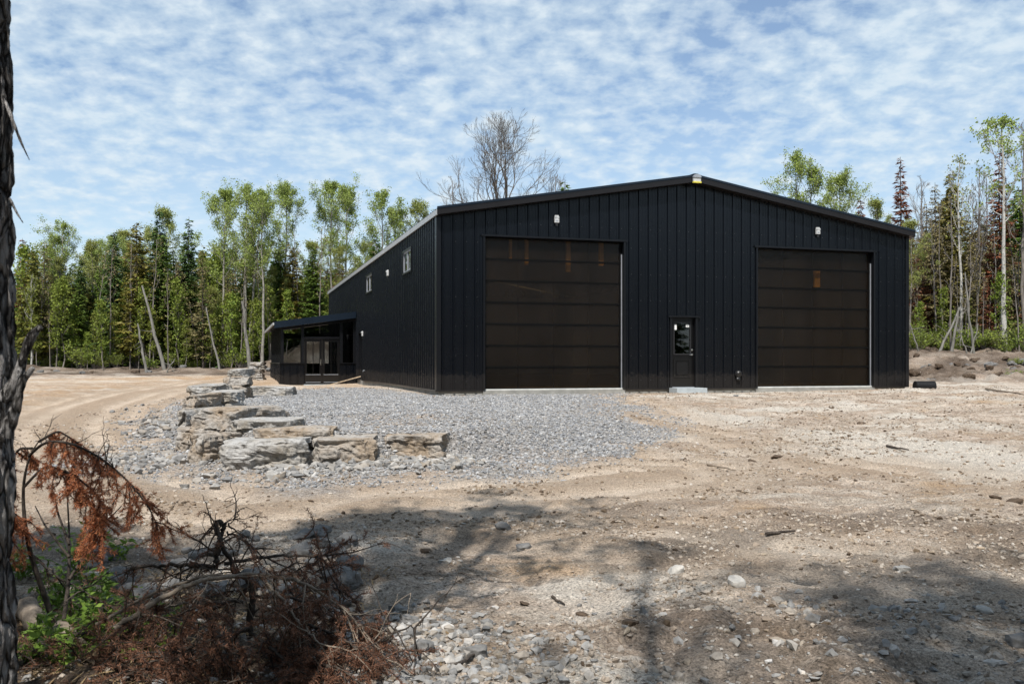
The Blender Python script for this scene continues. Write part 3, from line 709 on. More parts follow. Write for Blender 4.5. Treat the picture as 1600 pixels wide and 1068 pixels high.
m = MB(); m.box((gx0+.005, yf-.001, 1.72), (gx0+.075, yf+.003, 1.88)); m.build('sticker', M['paper'], leaf)['label'] = 'tall white sticker on the glass'
m = MB(); m.box((gx1-.12, yf-.001, 1.80), (gx1-.015, yf+.003, 1.88)); m.build('sticker', M['paper'], leaf)['label'] = 'small square white sticker with grey print'
m = MB()
for k in range(3): m.box((gx1-.10, yf-.0022, 1.815+k*.018), (gx1-.04, yf-.0012, 1.822+k*.018))
m.build('sticker_print', simple('sticker_ink', (.18, .18, .19), .7), leaf)
m = MB(); m.box((dx0, .03, z0-.035), (dx1, .13, z0-.003)); m.build('threshold', M['jamb'], md)
# wall lights: white twin-head emergency units
def wall_light(x, z, side=False):
    m = MB(); w, h, d = .075, .12, .07
    m.box((-w, -d, -h), (w, 0, h*.2)); m.prism([(-w, 0, h*.2), (w, 0, h*.2), (w*.8, 0, h), (-w*.8, 0, h)], (0, -d*.8, 0), (0, 0, 0))
    o = m.build('wall_light', M['whiteplastic'], barn)
    m2 = MB(); m2.tube([(-.035, -.085, .05), (-.05, -.03, .06)], [.035, .03], 12); m2.tube([(.04, -.085, .05), (.05, -.03, .06)], [.035, .03], 12); m2.build('lamp_head', M['lens'], o, True)
    m3 = MB(); m3.box((-.05, -d-.004, -.085), (.05, -d-.001, -.04)); m3.build('label_plate', M['jamb'], o)
    m4 = MB(); m4.box((-.04, -.05, -h-.10), (.04, -.002, -h-.002)); m4.build('light_shadow_block', M['blackplastic'], o)  # black block stands in for the shadow cast below the light
    if side: o.location = (-.03, x, z); o.rotation_euler = (0, 0, -math.pi/2)
    else: o.location = (x, -.03, z)
    o.scale = (.86, .86, .86)
    return o
wall_light(3.40, 4.78); wall_light(11.9, 4.80)
wall_light(8.1, 3.93, True); wall_light(14.85, 1.98, True)
# floodlight at the peak
m = MB(); m.box((-.14, -.06, -.10), (.14, 0, .04)); fl = m.build('peak_floodlight', M['whiteplastic'], barn); fl.location = (BW/2, -.30, EAVE+RISE+.0); fl.scale = (.85, .85, .85)
m = MB(); th = np.linspace(0, math.pi, 9); m.prism([(.15*math.cos(a), 0, .04+.11*math.sin(a)) for a in th], (0, -.09, 0), (0, -.001, 0)); m.build('lamp_hood', M['jamb'], fl)
m = MB(); m.box((-.15, -.085, -.15), (.15, -.005, -.101)); m.build('sensor', M['yellow'], fl)
# round wall vent and hose bib
m = MB(); c = np.array([9.15, -.02, .42]); m.tube([c, c+[0, -.05, 0]], .11, 18); m.tube([c+[0, -.05, 0], c+[0, -.09, -.02]], [.10, .075], 18); m.box((9.09, -.07, .22), (9.21, -.025, .31)); m.build('wall_vent', M['blackplastic'], barn, True)
m = MB(); m.tube([(-.03, 14.3, .42), (-.09, 14.3, .42), (-.10, 14.3, .37)], .014, 8); m.build('hose_bib', M['jamb'], barn)
# side windows
for w in (W1, W2):
    fo = MB(); u0, u1, a, b = w
    for (p, q, c, d) in ((u0-.05, u1+.05, a-.05, a), (u0-.05, u1+.05, b, b+.05), (u0-.05, u0, a+.001, b-.001), (u1, u1+.05, a+.001, b-.001)): fo.box((-.06, p, c), (.08, q, d))
    wo = fo.build('window', M['trim'], barn)
    f2 = MB()
    for (p, q, c, d) in ((u0+.001, u1-.001, a+.001, a+.045), (u0+.001, u1-.001, b-.045, b-.001), (u0+.001, u0+.045, a+.046, b-.046), (u1-.045, u1-.001, a+.046, b-.046), ((u0+u1)/2-.025, (u0+u1)/2+.025, a+.046, b-.046)): f2.box((-.03, p, c), (.05, q, d))
    f2.build('window_sash', M['jamb'], wo)
    f3 = MB(); f3.box((-.005, u0+.046, a+.046), (.005, u1-.046, b-.046)); f3.build('pane', M['darkglass'], wo)
    f4 = MB(); f4.box((.1, u0, a), (.13, u1, b)); f4.build('blind', M['paper'], wo)
# side entry recess
m = MB(); m.box((.08, SDOOR[0]+.001, 0), (.12, SDOOR[1]-.001, SDOOR[3]-.001)); sd_ = m.build('side_door', M['door'], barn)
m = MB(); m.box((-.045, SDOOR[0]-.05, 0), (.079, SDOOR[0], SDOOR[3])); m.box((-.045, SDOOR[1], 0), (.079, SDOOR[1]+.05, SDOOR[3])); m.box((-.05, SDOOR[0]-.05, SDOOR[3]+.001), (.079, SDOOR[1]+.05, SDOOR[3]+.05)); m.build('door_frame', M['trim'], sd_)
# step in front of the entry door (precast block)
st = MB(); st.box((6.88, -.55, -.35), (7.84, -.052, .025)); o = st.build('concrete_step', M['stepconc']); to_local(o); tag(o, 'pale grey concrete step under the black entry door', 'step')
# coil of black drain pipe beside the right corner
m = MB(); t = np.linspace(0, 1, 60); p0 = np.array([12.62, 28.75, .0]); p = np.stack([p0[0]+t*.62, p0[1]-.0+0*t+.05*t, np.full(60, .02)], 1)
m.tube(p, .15+.012*(np.arange(60) % 2), 18, cap=False); m.tube(np.stack([p[:, 0], p[:, 1], p[:, 2]], 1)[::59], .12, 18)
tag(m.build('drain_pipe', M['blackplastic'], smooth=False), 'short black corrugated pipe lying beside the right front corner of the building', 'pipe')

# ------------------------------------------------------------------ sunroom (lean-to on the left wall)
SW, SLn, ST = 3.3, 11.5, 17.4     # width, length, start along the side wall
sun = thing('sunroom', 'black lean-to sunroom with glass walls and double doors on the left side of the barn', 'building', tuple(A+US*ST)+(-.22,), RZ)
# local: x from -SW (outer) to 0 (barn wall), y back, z from floor
def roofz(x): return 2.68+(x+SW)/SW*.46
m = MB(); e = .18
pts = [(-SW-.3, 0, roofz(-SW-.3)), (-.035, 0, roofz(-.035)), (-.035, 0, roofz(-.035)+.10), (-SW-.3, 0, roofz(-SW-.3)+.10)]
m.prism(pts, (0, -.3, 0), (0, SLn+.2, 0)); sroof = m.build('roof', M['roofsteel'], sun)
m = MB(); m.prism([(-SW-.30, -.335, roofz(-SW-.3)-.17), (-.04, -.335, roofz(-.04)-.17), (-.04, -.335, roofz(-.04)+.12), (-SW-.30, -.335, roofz(-SW-.3)+.12)], (0, 0, 0), (0, .033, 0)); m.build('fascia', M['roofsteel'], sroof)
m = MB(); m.box((-SW-.36, -.33, roofz(-SW-.3)-.03), (-SW-.302, SLn+.2, roofz(-SW-.3)+.07)); m.build('gutter', M['palemetal'], sroof)
m = MB(); m.box((-SW+.05, .04, -.35), (-.05, SLn-.04, -.004)); m.box((-SW+.05, -.01, -.35), (-.05, .039, -.05)); m.build('foundation', M['concrete'], sun)
posts = [(-SW, 0), (-2.42, 0), (-.72, 0), (-.13, 0), (-SW, SLn-.12), (-.13, SLn-.12), (-1.7, SLn-.12)]
for x, y in posts:
    m = MB(); m.box((x, y, 0), (x+.12, y+.12, roofz(x)-.003)); m.build('post', M['trim'], sun)
for k in range(1, 9):
    y = SLn*k/9; m = MB(); m.box((-SW, y, .96), (-SW+.1, y+.1, roofz(-SW)-.003)); m.build('post', M['trim'], sun)
def kw(m, a, b, y): 
    pr = ribs(a, b)
    for (p, dp), (q, dq) in zip(pr[:-1], pr[1:]): m.add([(p, y-dp, 0), (q, y-dq, 0), (q, y-dq, .92), (p, y-dp, .92)], [(0, 1, 2, 3)])
m = MB(); kw(m, -SW, -2.30, -.015); m.build('knee_wall', M['siding'], sun)
m = MB(); kw(m, -.72, -.03, -.015); m.build('knee_wall', M['siding'], sun)
m = MB(); pr = ribs(0, SLn)
for (p, dp), (q, dq) in zip(pr[:-1], pr[1:]): m.add([(-SW-.015-dp, p, 0), (-SW-.015-dq, q, 0), (-SW-.015-dq, q, .92), (-SW-.015-dp, p, .92)], [(3, 2, 1, 0)])
m.build('knee_wall', M['siding'], sun)
m = MB(); m.box((-SW+.13, SLn-.1, 0), (-.14, SLn-.06, .92)); m.build('knee_wall', M['siding'], sun)
m = MB(); m.box((-SW-.07, -.07, .921), (-2.29, .10, .958)); m.box((-.74, -.07, .921), (-.03, .10, .958)); m.box((-SW-.07, .101, .921), (-SW+.10, SLn, .958)); m.build('sill', M['trim'], sun)
def spane(name, x0, x1, za, zb0, zb1, y=.05, mat='glass'):
    m = MB(); m.prism([(x0, y, za), (x1, y, za), (x1, y, zb1), (x0, y, zb0)], (0, 0, 0), (0, .008, 0)); return m.build(name, M[mat], sun)
spane('window_pane', -SW+.121, -2.421, .96, roofz(-SW+.12)-.30, roofz(-2.42)-.30)
spane('window_pane', -.599, -.131, .96, roofz(-.6)-.30, roofz(-.13)-.30, mat='darkglass')
spane('transom_pane', -2.299, -.721, 2.12, roofz(-2.3)-.30, roofz(-.72)-.30, mat='darkglass')
m = MB()
m.prism([(-SW, .0, roofz(-SW)-.29), (-.03, .0, roofz(-.03)-.29), (-.03, .0, roofz(-.03)-.17), (-SW, .0, roofz(-SW)-.17)], (0, -.012, 0), (0, .135, 0))
m.box((-2.299, -.006, 2.03), (-.721, .12, 2.115)); m.build('header_beam', M['trim'], sun)
for (a, b) in ((-2.29, -1.515), (-1.505, -.73)):
    d = MB(); d.box((a, .03, .03), (b, .08, .48)); d.box((a, .03, .4805), (a+.11, .08, 2.02)); d.box((b-.11, .03, .4805), (b, .08, 2.02)); d.box((a+.1105, .03, 1.90), (b-.1105, .08, 2.02)); d.box(((a+b)/2-.015, .035, .481), ((a+b)/2+.015, .075, 1.899))
    dd = d.build('glazed_door', M['door'], sun)
    g = MB(); g.box((a+.111, .05, .481), (b-.111, .056, 1.899)); g.build('pane', M['glass'], dd)
    t_ = MB(); t_.box((a+.06, .022, .42), (b-.06, .029, .44)); t_.box((a+.06, .022, .08), (b-.06, .029, .10)); t_.build('door_trim', M['jamb'], dd)
    hx = b-.055 if a < -2 else a+.055
    h_ = MB(); h_.box((hx-.018, .018, .85), (hx+.018, .029, 1.12)); h_.tube([(hx, .02, .98), (hx, -.02, .98), (hx, -.02, 1.06)], .007, 8); h_.build('door_handle', M['chrome'] if a < -2 else M['blackplastic'], dd)
m = MB(); m.box((-2.32, -.14, -.30), (-.70, -.011, .0)); m.build('door_step', M['stepconc'], sun)
m = MB()
for k in range(9):
    y0 = SLn*k/9+(.1 if k else .121); y1 = SLn*(k+1)/9-(.001 if k < 8 else .121); m.box((-SW+.045, y0, .96), (-SW+.053, y1, roofz(-SW)-.05))
m.build('side_glazing', M['darkglass'], sun)
m = MB(); m.box((-SW+.13, SLn-.07, .93), (-1.71, SLn-.06, 2.3)); m.box((-1.57, SLn-.07, .93), (-.14, SLn-.06, 2.3)); m.build('back_glazing', M['glass'], sun)
m = MB(); m.box((-SW+.13, SLn-.11, 2.301), (-.14, SLn-.03, 2.6)); m.build('back_beam', M['trim'], sun)
# planter bench seen dark inside
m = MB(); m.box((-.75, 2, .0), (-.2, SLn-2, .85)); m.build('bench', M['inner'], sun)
# plank leaning at the gravel in front
q0 = A+US*14.2-UF*1.25; q1 = A+US*14.5-UF*.12
m = MB(); m.prism([(-.02, -.07, -.02), (.0, .07, -.02), (.0, .07, .02), (-.02, -.07, .02)], (0, 0, 0), (1.4, 0, .38)); o = m.build('plank', M['plank'])
o.location = (q0[0]-.35, q0[1], float(h_full(q0[0], q0[1]))+.06); o.rotation_euler = (0, 0, .30); tag(o, 'weathered plank propped on the gravel beside the sunroom door', 'plank')

# ------------------------------------------------------------------ trees
def unit(v): v = np.asarray(v, float); return v/(np.linalg.norm(v)+1e-9)
def limb(r, p, d, L, n=5, up=.25, wob=.12):
    pts = [np.array(p, float)]; d = unit(d)
    for i in range(n):
        d = unit(d+np.array([0, 0, up/n*1.5])+r.normal(0, wob, 3)); pts.append(pts[-1]+d*L/n)
    return np.array(pts), d
def decid(seed, Hh=15., start=.45, spread=.5, width=2.6, leaves=3500, leaf=.13, trunks=1, limbs=16, tr=.14, mat_t='aspenbark', mat_l='aspenleaf', twigs=5, bare=False, lean=0.0, k=6, wand=.055, vase=0):
    r = np.random.default_rng(seed); T = MB(); C = MB(); ends = []
    for q in range(trunks):
        base = r.normal(0, .12, 3)*(trunks > 1); base[2] = 0
        n = 12; zz = np.linspace(0, Hh*(1-.08*q), n); off = np.cumsum(r.normal(0, wand, (n, 2)), 0); off[0] = 0
        ln = unit(r.normal(0, 1, 2))*(.06*Hh if trunks > 1 else .02*Hh)*(1+q)+np.array([lean*Hh, 0])
        if vase: ln = np.array([.55, .2])*(2*q-1)*1.4; base = np.array([(2*q-1)*.45, 0, 0])
        tp = np.stack([base[0]+off[:, 0]+ln[0]*zz/Hh, base[1]+off[:, 1]+ln[1]*zz/Hh, zz-.3*(zz == 0)], 1)
        T.tube(tp, tr*(1-.86*(zz/zz[-1])**.9)+.006, 8)
        for i in range(limbs):
            f = start+(1-start)*((i+r.random())/limbs)**.9
            f = min(f, .98); p = np.array([np.interp(f*zz[-1], zz, tp[:, j]) for j in range(3)])
            a = i*2.4+r.uniform(-.5, .5); env = math.sin(math.pi*min(1, ((f-start)/(1-start))*.72+.25))
            L = width*env*r.uniform(.7, 1.2); el = spread+r.uniform(-.15, .3)+.35*(f-start)
            if vase: L = Hh*(1-f)*vase*r.uniform(.75, 1.05); el = 1.02+.25*(f-start)+r.uniform(-.18, .18)
            d = np.array([math.cos(a)*math.cos(el), math.sin(a)*math.cos(el), math.sin(el)])
            pts, d2 = limb(r, p, d, L, 6, .5, .13); rad = tr*.34*(1-f*.6)
            T.tube(pts, np.linspace(rad, .008, len(pts)), k-1, cap=False)
            for j in range(twigs):
                g = r.uniform(.25, 1)**(.6 if vase else 1); pp = np.array([np.interp(g*6, range(7), pts[:, z]) for z in range(3)])
                dd = unit(d2+r.normal(0, .38 if vase else .55, 3)+[0, 0, .25]); tl = L*r.uniform(.22, .48)
                t2, d3 = limb(r, pp, dd, tl, 4, .35, .16)
                (C if bare else T).tube(t2, np.linspace(max(.009, rad*.4), .005, 5), 4, cap=False)
                for w in range(5 if bare else 3):
                    g2 = r.uniform(.3, 1); p3 = np.array([np.interp(g2*4, range(5), t2[:, z]) for z in range(3)])
                    t3, _ = limb(r, p3, unit(d3+r.normal(0, .6, 3)+[0, 0, .2]), tl*r.uniform(.3, .6), 3, .3, .2)
                    (C if bare else T).tube(t3, np.linspace(.011 if vase else .008, .007 if vase else .0045, 4), 3, cap=False)
                    ends.append(t3[2]); ends.append(t3[3]); ends.append(t3[1])
    ends = np.array(ends)
    if leaves:
        c = ends[r.integers(0, len(ends), leaves)]+r.normal(0, .15, (leaves, 3))
        u = r.normal(0, 1, (leaves, 3)); u /= np.linalg.norm(u, axis=1)[:, None]; w = np.cross(u, r.normal(0, 1, (leaves, 3))); w /= np.linalg.norm(w, axis=1)[:, None]
        s = leaf*r.uniform(.6, 1.3, leaves)[:, None]
        C.cards(c, u*s*.6, w*s*.42)
    return T.mesh('trunk', M[mat_t], True), C.mesh('crown', M[mat_l] if not bare else M[mat_t])
def conif(seed, Hh=12., W=1.7, base=.05, step=.27, droop=.25, dens=11, card=.17, mat_l='spruceneedle', mat_t='darkbark', ragged=.3, tr=.12, topdens=1.0, gap=0.0, skew=.85):
    r = np.random.default_rng(seed); T = MB(); C = MB(); n = 8; zz = np.linspace(0, Hh, n)
    off = np.cumsum(r.normal(0, .03, (n, 2)), 0); off[0] = 0
    T.tube(np.stack([off[:, 0], off[:, 1], zz-.3*(zz == 0)], 1), tr*(1-.95*zz/Hh)+.006, 7)
    z = base*Hh
    while z < Hh-.12:
        f = (z-base*Hh)/(Hh*(1-base)); nb = int(r.integers(4, 7)) if f < .9 else 3
        for b in range(nb):
            if r.random() < gap: continue
            a = r.uniform(0, 6.28); L = max(.12, W*(1-f)**skew*min(1, .55+f*3)*r.uniform(1-ragged, 1+ragged*.6))
            p0 = np.array([np.interp(z, zz, off[:, 0]), np.interp(z, zz, off[:, 1]), z+r.uniform(-.1, .1)])
            s = np.linspace(0, 1, 5); el = .35*(f-.3)
            pts = p0+np.stack([np.cos(a)*s*L, np.sin(a)*s*L, s*L*el-droop*L*(s**1.5)+.18*L*s**4], 1)
            T.tube(pts, np.linspace(.022*(1-f)+.008, .005, 5), 3, cap=False)
            m = max(4, int(L*dens*topdens)); g = r.uniform(.08, 1.03, m)
            c = np.stack([np.interp(g, s, pts[:, q]) for q in range(3)], 1)
            side = np.array([-math.sin(a), math.cos(a), 0]); sg = r.choice([-1, 1], m)[:, None]; out = np.array([math.cos(a), math.sin(a), 0])
            dirv = out*r.uniform(.3, .9, m)[:, None]+side*sg*r.uniform(.3, 1, m)[:, None]+np.array([0, 0, 1])*r.uniform(-.6, .05, m)[:, None]
            dirv /= np.linalg.norm(dirv, axis=1)[:, None]; ln = card*(.6+.9*r.random(m)*(1.1-g*.5))[:, None]*(1.15-.45*f)
            wv = np.cross(dirv, r.normal(0, .5, (m, 3))+[0, 0, 1]); wv /= np.linalg.norm(wv, axis=1)[:, None]
            C.cards(c+dirv*ln, dirv*ln, wv*ln*.33)
        z += step*r.uniform(.75, 1.25)*(1-.45*f)
    return T.mesh('trunk', M[mat_t], True), C.mesh('crown', M[mat_l])
def vase_tree(seed, Hh=18.):
    r = np.random.default_rng(seed); T = MB(); C = MB()
    def rec(p, d, L, rad, lev):
        pts, d2 = limb(r, p, d, L, 4, .16, .08); (T if lev > 3 else C).tube(pts, np.linspace(rad, max(.006, rad*.66), 5), 6 if lev > 3 else 4, cap=False)
        if lev == 0: return
        for k in range(int(r.integers(2, 4))):
            q = pts[4] if k < 2 else pts[int(r.integers(1, 4))]
            rec(q, unit(d2+r.normal(0, .36, 3)+[0, 0, .02]), L*r.uniform(.58, .82), max(.007, rad*r.uniform(.55, .7)), lev-1)
    for q in (-1, 1):
        zz = np.linspace(0, Hh*.86, 12); lx = q*(.45+.05*zz+.03*np.sin(zz)); tp = np.stack([lx, .05*np.sin(zz*1.3), zz-.3*(zz == 0)], 1)
        T.tube(tp, .21*(1-.85*(zz/zz[-1]))+.01, 8)
        for i in range(13):
            f = .44+.42*(i+r.random())/13; z = f*Hh; p = np.array([np.interp(z, zz, tp[:, k]) for k in range(3)]); a = i*2.4+r.uniform(-.4, .4)
            if math.cos(a)*q < -.3: a += math.pi*.8
            el = .52+.95*(f-.44)/.42+r.uniform(-.1, .1); d = np.array([math.cos(a)*math.cos(el), math.sin(a)*math.cos(el), math.sin(el)])
            rec(p, d, Hh*(.150-.14*(f-.44)), .06*(1.5-f), 5)
    return T.mesh('trunk', M['maplebark'], True), C.mesh('crown', M['maplebark'])
def bush(seed, Hh=2.2, W=1.1, leaves=900, leaf=.12, mat_l='shrubleaf'):
    r = np.random.default_rng(seed); T = MB(); C = MB(); e = []
    for i in range(16):
        a = r.uniform(0, 6.28); pts, d = limb(r, (r.normal(0, .1), r.normal(0, .1), -.05), (math.cos(a)*.5, math.sin(a)*.5, 1), Hh*r.uniform(.6, 1.05), 5, .1, .16)
        T.tube(pts, np.linspace(.018, .004, 6), 4, cap=False)
        for p in pts[2:]:
            for q in range(2):
                t2, _ = limb(r, p, (r.normal(), r.normal(), .5), W*.5*r.random()+.1, 3, .2, .2); T.tube(t2, [.007, .006, .005, .003], 3, cap=False); e += list(t2)
    e = np.array(e); c = e[r.integers(0, len(e), leaves)]+r.normal(0, .09, (leaves, 3)); c[:, 2] = np.maximum(c[:, 2], .03)
    u = r.normal(0, 1, (leaves, 3)); u /= np.linalg.norm(u, axis=1)[:, None]; w = np.cross(u, r.normal(0, 1, (leaves, 3))); w /= np.linalg.norm(w, axis=1)[:, None]; s = leaf*r.uniform(.5, 1.3, leaves)[:, None]
    C.cards(c, u*s*.6, w*s*.4)
    return T.mesh('stem', M['greybark'], True), C.mesh('foliage', M[mat_l])
PROTO = {}
def proto(key, h, *ms): PROTO.setdefault(key, []).append((h,)+ms)
for s in (11, 12, 13, 14): proto('aspen', 15., *decid(s, 15., .48, .65, 3.3, 10000, .10, 1, 20, .13))
for s in (15, 16): proto('aspenfork', 15., *decid(s, 15., .46, .6, 3.0, 12000, .10, 2, 16, .13))
for s in (17, 18): proto('palecrown', 14., *decid(s, 14., .38, .7, 3.0, 9000, .095, 1, 19, .11, 'greybark', 'paleleaf'))
for s in (21, 22, 23, 24): proto('spruce', 13., *conif(s, 13., 2.0, .03, .22, .35, 19, .22))
for s in (25, 26, 27): proto('fir', 11., *conif(s, 11., 2.3, .02, .22, .15, 18, .23, 'firneedle', ragged=.4))
for s in (28, 29, 30): proto('cedar', 11., *conif(s, 11., 1.9, .12, .21, .25, 17, .22, 'cedarneedle', ragged=.5, gap=.10, skew=.65))
for s in (31, 32): proto('rust', 13., *conif(s, 13., 1.6, .08, .23, .3, 16, .19, 'rustneedle', ragged=.45, gap=.10))
for s in (33, 34): proto('brown', 12., *conif(s, 12., 1.5, .12, .25, .15, 11, .17, 'browntwig', ragged=.6, gap=.2, skew=.6))
for s in (41, 42): proto('bare', 13., *decid(s, 13., .38, .8, 2.3, 0, 0, 1, 17, .11, 'greybark', twigs=6, bare=True))
proto('maple', 18., *vase_tree(5))
for s in (46, 47): proto('birch', 13., *decid(s, 13., .45, .8, 1.9, 500, .12, 1, 15, .12, 'birchbark', 'paleleaf', twigs=6))
proto('bigbirch', 17., *decid(48, 17., .55, .45, 3.6, 2200, .15, 1, 17, .20, 'birchbark', 'aspenleaf', twigs=6))
for s in (51, 52): proto('pole', 7., *decid(s, 7., .35, .7, .8, 120, .1, 1, 9, .045, 'greybark', 'browntwig', twigs=2, wand=.02))
for s in (53, 54): proto('sapling', 6., *decid(s, 6., .15, .8, 1.0, 1300, .13, 1, 15, .045, 'greybark', 'shrubleaf', twigs=4))
for s in (55, 56, 57): proto('shrub', 2.2, *bush(s))
PN = {k: ('trunk', 'crown') for k in PROTO}; PN['shrub'] = ('stem', 'foliage')
_cnt = {}
def plant(key, name, label, cat, x, y, height, group=None, rz=None, wide=1.0, tilt=(0, 0), variant=None, sink=0.0):
    v = PROTO[key]; i = _cnt.get(key, 0); _cnt[key] = i+1
    hp, tm, cm = v[(i if variant is None else variant) % len(v)]
    z = float(h_full(x, y))-sink; s = height/hp
    o = thing(name, label, cat, (x, y, z), 0, group); o.rotation_euler = (tilt[0], tilt[1], random.uniform(0, 6.28) if rz is None else rz)
    sw = s**.8*wide; o.scale = (sw, sw, s)
    for nm, me in zip(PN[key], (tm, cm)):
        c = bpy.data.objects.new(nm, me); COL.objects.link(c); c.parent = o
    return o
def ptree(key, name, label, cat, px, top, d, group=None, **kw):
    x = (px-CX)/F*d; g = float(h_full(x, d)); zt = ZC+(HZ-top)/F*d
    return plant(key, name, label, cat, x, d, zt-g, group, **kw)
GL = 'trees of the wood left of the black building'; GR = 'trees of the wood right of the black building'; GB = 'trees showing above the roof of the black building'
for a in [
 ('rust', 'dead_spruce', 'slim rust-red spruce top just right of the big near trunk', 'tree', 36, 372, 66, GL),
 ('cedar', 'cedar_tree', 'brownish cedar next to the big near trunk, left end of the wood', 'tree', 52, 390, 61, GL),
 ('aspenfork', 'aspen_tree', 'rounded light green aspen at the left end of the wood, forked trunk', 'tree', 84, 352, 64, GL),
 ('birch', 'birch_tree', 'white-trunked birch low at the left end of the wood', 'tree', 49, 430, 60, GL),
 ('brown', 'dead_conifer', 'thin brown dead conifer under the rounded left aspen', 'tree', 70, 375, 63, GL),
 ('spruce', 'spruce_tree', 'small dark spruce in the gap right of the rounded left aspen', 'tree', 128, 405, 68, GL),
 ('palecrown', 'leafing_tree', 'pale leafing tree behind the small dark spruce', 'tree', 152, 382, 72, GL),
 ('spruce', 'spruce_tree', 'pointed dark spruce with broad skirt, first tall spruce from the left', 'tree', 177, 362, 62, GL),
 ('cedar', 'cedar_tree', 'broad yellow-green cedar between the first and second tall spruces', 'tree', 214, 348, 61, GL),
 ('spruce', 'spruce_tree', 'tallest narrow dark spruce above the left wood', 'tree', 247, 328, 66, GL),
 ('palecrown', 'leafing_tree', 'pale yellow-green round crown behind the tallest narrow spruce', 'tree', 262, 334, 74, GL),
 ('spruce', 'spruce_tree', 'dark spruce with thin pointed top left of the big aspens', 'tree', 293, 338, 65, GL),
 ('brown', 'dead_conifer', 'brownish thin conifer with pale stem left of the big aspens', 'tree', 318, 390, 60, GL),
 ('fir', 'fir_tree', 'bright green fir at mid height below the pale round crown', 'tree', 262, 425, 62, GL),
 ('aspen', 'aspen_tree', 'big aspen with leaning pale trunk, leftmost of the tall aspen group', 'tree', 345, 306, 62, GL),
 ('aspenfork', 'aspen_tree', 'forked tall aspen in the middle of the tall aspen group', 'tree', 385, 300, 61, GL),
 ('aspen', 'aspen_tree', 'straight white-stemmed aspen just left of the sunroom gutter', 'tree', 410, 305, 59, GL),
 ('aspen', 'aspen_tree', 'light aspen standing behind the sunroom roof', 'tree', 446, 300, 63, GL),
 ('spruce', 'spruce_tree', 'dark spruce between aspen stems behind the sunroom', 'tree', 437, 395, 66, GL),
 ('fir', 'fir_tree', 'dense green fir left of the barn back corner', 'tree', 490, 385, 62, GL),
 ('aspen', 'aspen_tree', 'tall aspen over the dense green fir', 'tree', 512, 294, 64, GL),
 ('rust', 'dead_spruce', 'rusty dead spruce beside the back corner of the barn', 'tree', 531, 395, 66, GL),
 ('aspen', 'aspen_tree', 'tall aspen just left of where the eave line meets the trees', 'tree', 545, 306, 68, GL),
 ('aspenfork', 'aspen_tree', 'rounded aspen crown above the barn eave, rightmost of the left wood', 'tree', 590, 308, 70, GL),
 ('palecrown', 'leafing_tree', 'small pale treetop peeping over the eave near the front corner', 'tree', 662, 322, 72, GB),
 ('maple', 'bare_tree', 'large bare tree with many upswept limbs above the roof', 'tree', 782, 212, 66, GB),
 ('bare', 'bare_tree', 'small bare tree left of the large bare tree above the roof', 'tree', 708, 282, 66, GB),
 ('bare', 'bare_tree', 'thin bare twigs next to the tiny evergreen top above the roof', 'tree', 868, 274, 70, GB),
 ('fir', 'fir_tree', 'tiny evergreen top poking over the roof right of the large bare tree', 'tree', 881, 281, 68, GB),
 ('aspenfork', 'aspen_tree', 'light green aspen crown over the right roof slope, the taller one', 'tree', 1246, 250, 68, GB),
 ('aspen', 'aspen_tree', 'lower yellow-green crown over the right roof slope', 'tree', 1310, 280, 66, GB),
 ('rust', 'dead_spruce', 'red-brown treetop just above the right roof slope', 'tree', 1345, 310, 66, GB),
 ('palecrown', 'leafing_tree', 'pale green crown above the right end of the roof', 'tree', 1370, 320, 68, GB),
 ('rust', 'dead_spruce', 'tall narrow rust-red spruce at the right end of the roof', 'tree', 1407, 245, 60, GR),
 ('bare', 'bare_tree', 'bare grey tree right of the tall rust-red spruce', 'tree', 1440, 280, 57, GR),
 ('brown', 'dead_conifer', 'olive-brown thin conifer left of the white birch', 'tree', 1462, 285, 56, GR),
 ('cedar', 'cedar_tree', 'olive cedar with pointed top close to the white birch', 'tree', 1484, 272, 57, GR),
 ('birch', 'birch_tree', 'white birch with bare fine crown in the right wood', 'tree', 1500, 250, 54, GR),
 ('bare', 'bare_tree', 'bare tree between the white birch and the big birch', 'tree', 1528, 262, 58, GR),
 ('rust', 'dead_spruce', 'rusty dark-topped spruce behind the big birch', 'tree', 1562, 235, 57, GR),
 ('bigbirch', 'birch_tree', 'big pale-trunked birch with spreading limbs at the right', 'tree', 1570, 192, 52, GR),
 ('bare', 'bare_tree', 'tall bare tree at the right edge of the photo', 'tree', 1598, 185, 54, GR),
 ('rust', 'dead_spruce', 'low rusty conifer in the undergrowth left of the big birch', 'tree', 1540, 430, 53, GR),
]: ptree(*a)
# leaning pale trunks
def leaning(px0, py0, px1, py1, d, r, label, mat='leanbark', name='leaning_trunk', group='leaning and fallen trunks at the forest edge', dd=0):
    a = P(px0, py0, d); b = P(px1, py1, d+dd); a[2] = float(h_full(a[0], a[1]))-.1; t = np.linspace(0, 1, 8)[:, None]; p = a*(1-t)+b*t; p[1:-1] += rng.normal(0, .025, (6, 3))
    m = MB(); m.tube(p, np.linspace(r, r*.45, 8), 7)
    for k in range(5):
        f = rng.uniform(.3, .95); q = a*(1-f)+b*f; l, _ = limb(rng, q, rng.normal(0, 1, 3)+[0, 0, .5], rng.uniform(.3, .9), 4, .1, .1); m.tube(l, np.linspace(.02, .006, 5), 4)
    return tag(m.build(name, M[mat], smooth=True), label, 'tree trunk', group)
leaning(257, 583, 222, 446, 58.5, .13, 'long pale trunk leaning left in the middle of the left wood')
leaning(229, 581, 215, 505, 58.3, .10, 'shorter pale trunk leaning left, beside the long leaning one')
leaning(258, 584, 273, 560, 57, .05, 'thin fallen pole propped at the foot of the long leaning trunk')
leaning(343, 572, 322, 480, 58, .08, 'slender pale stem leaning left below the big aspens')
leaning(391, 570, 378, 470, 58, .14, 'stout pale trunk leaning left behind the stacked stones')
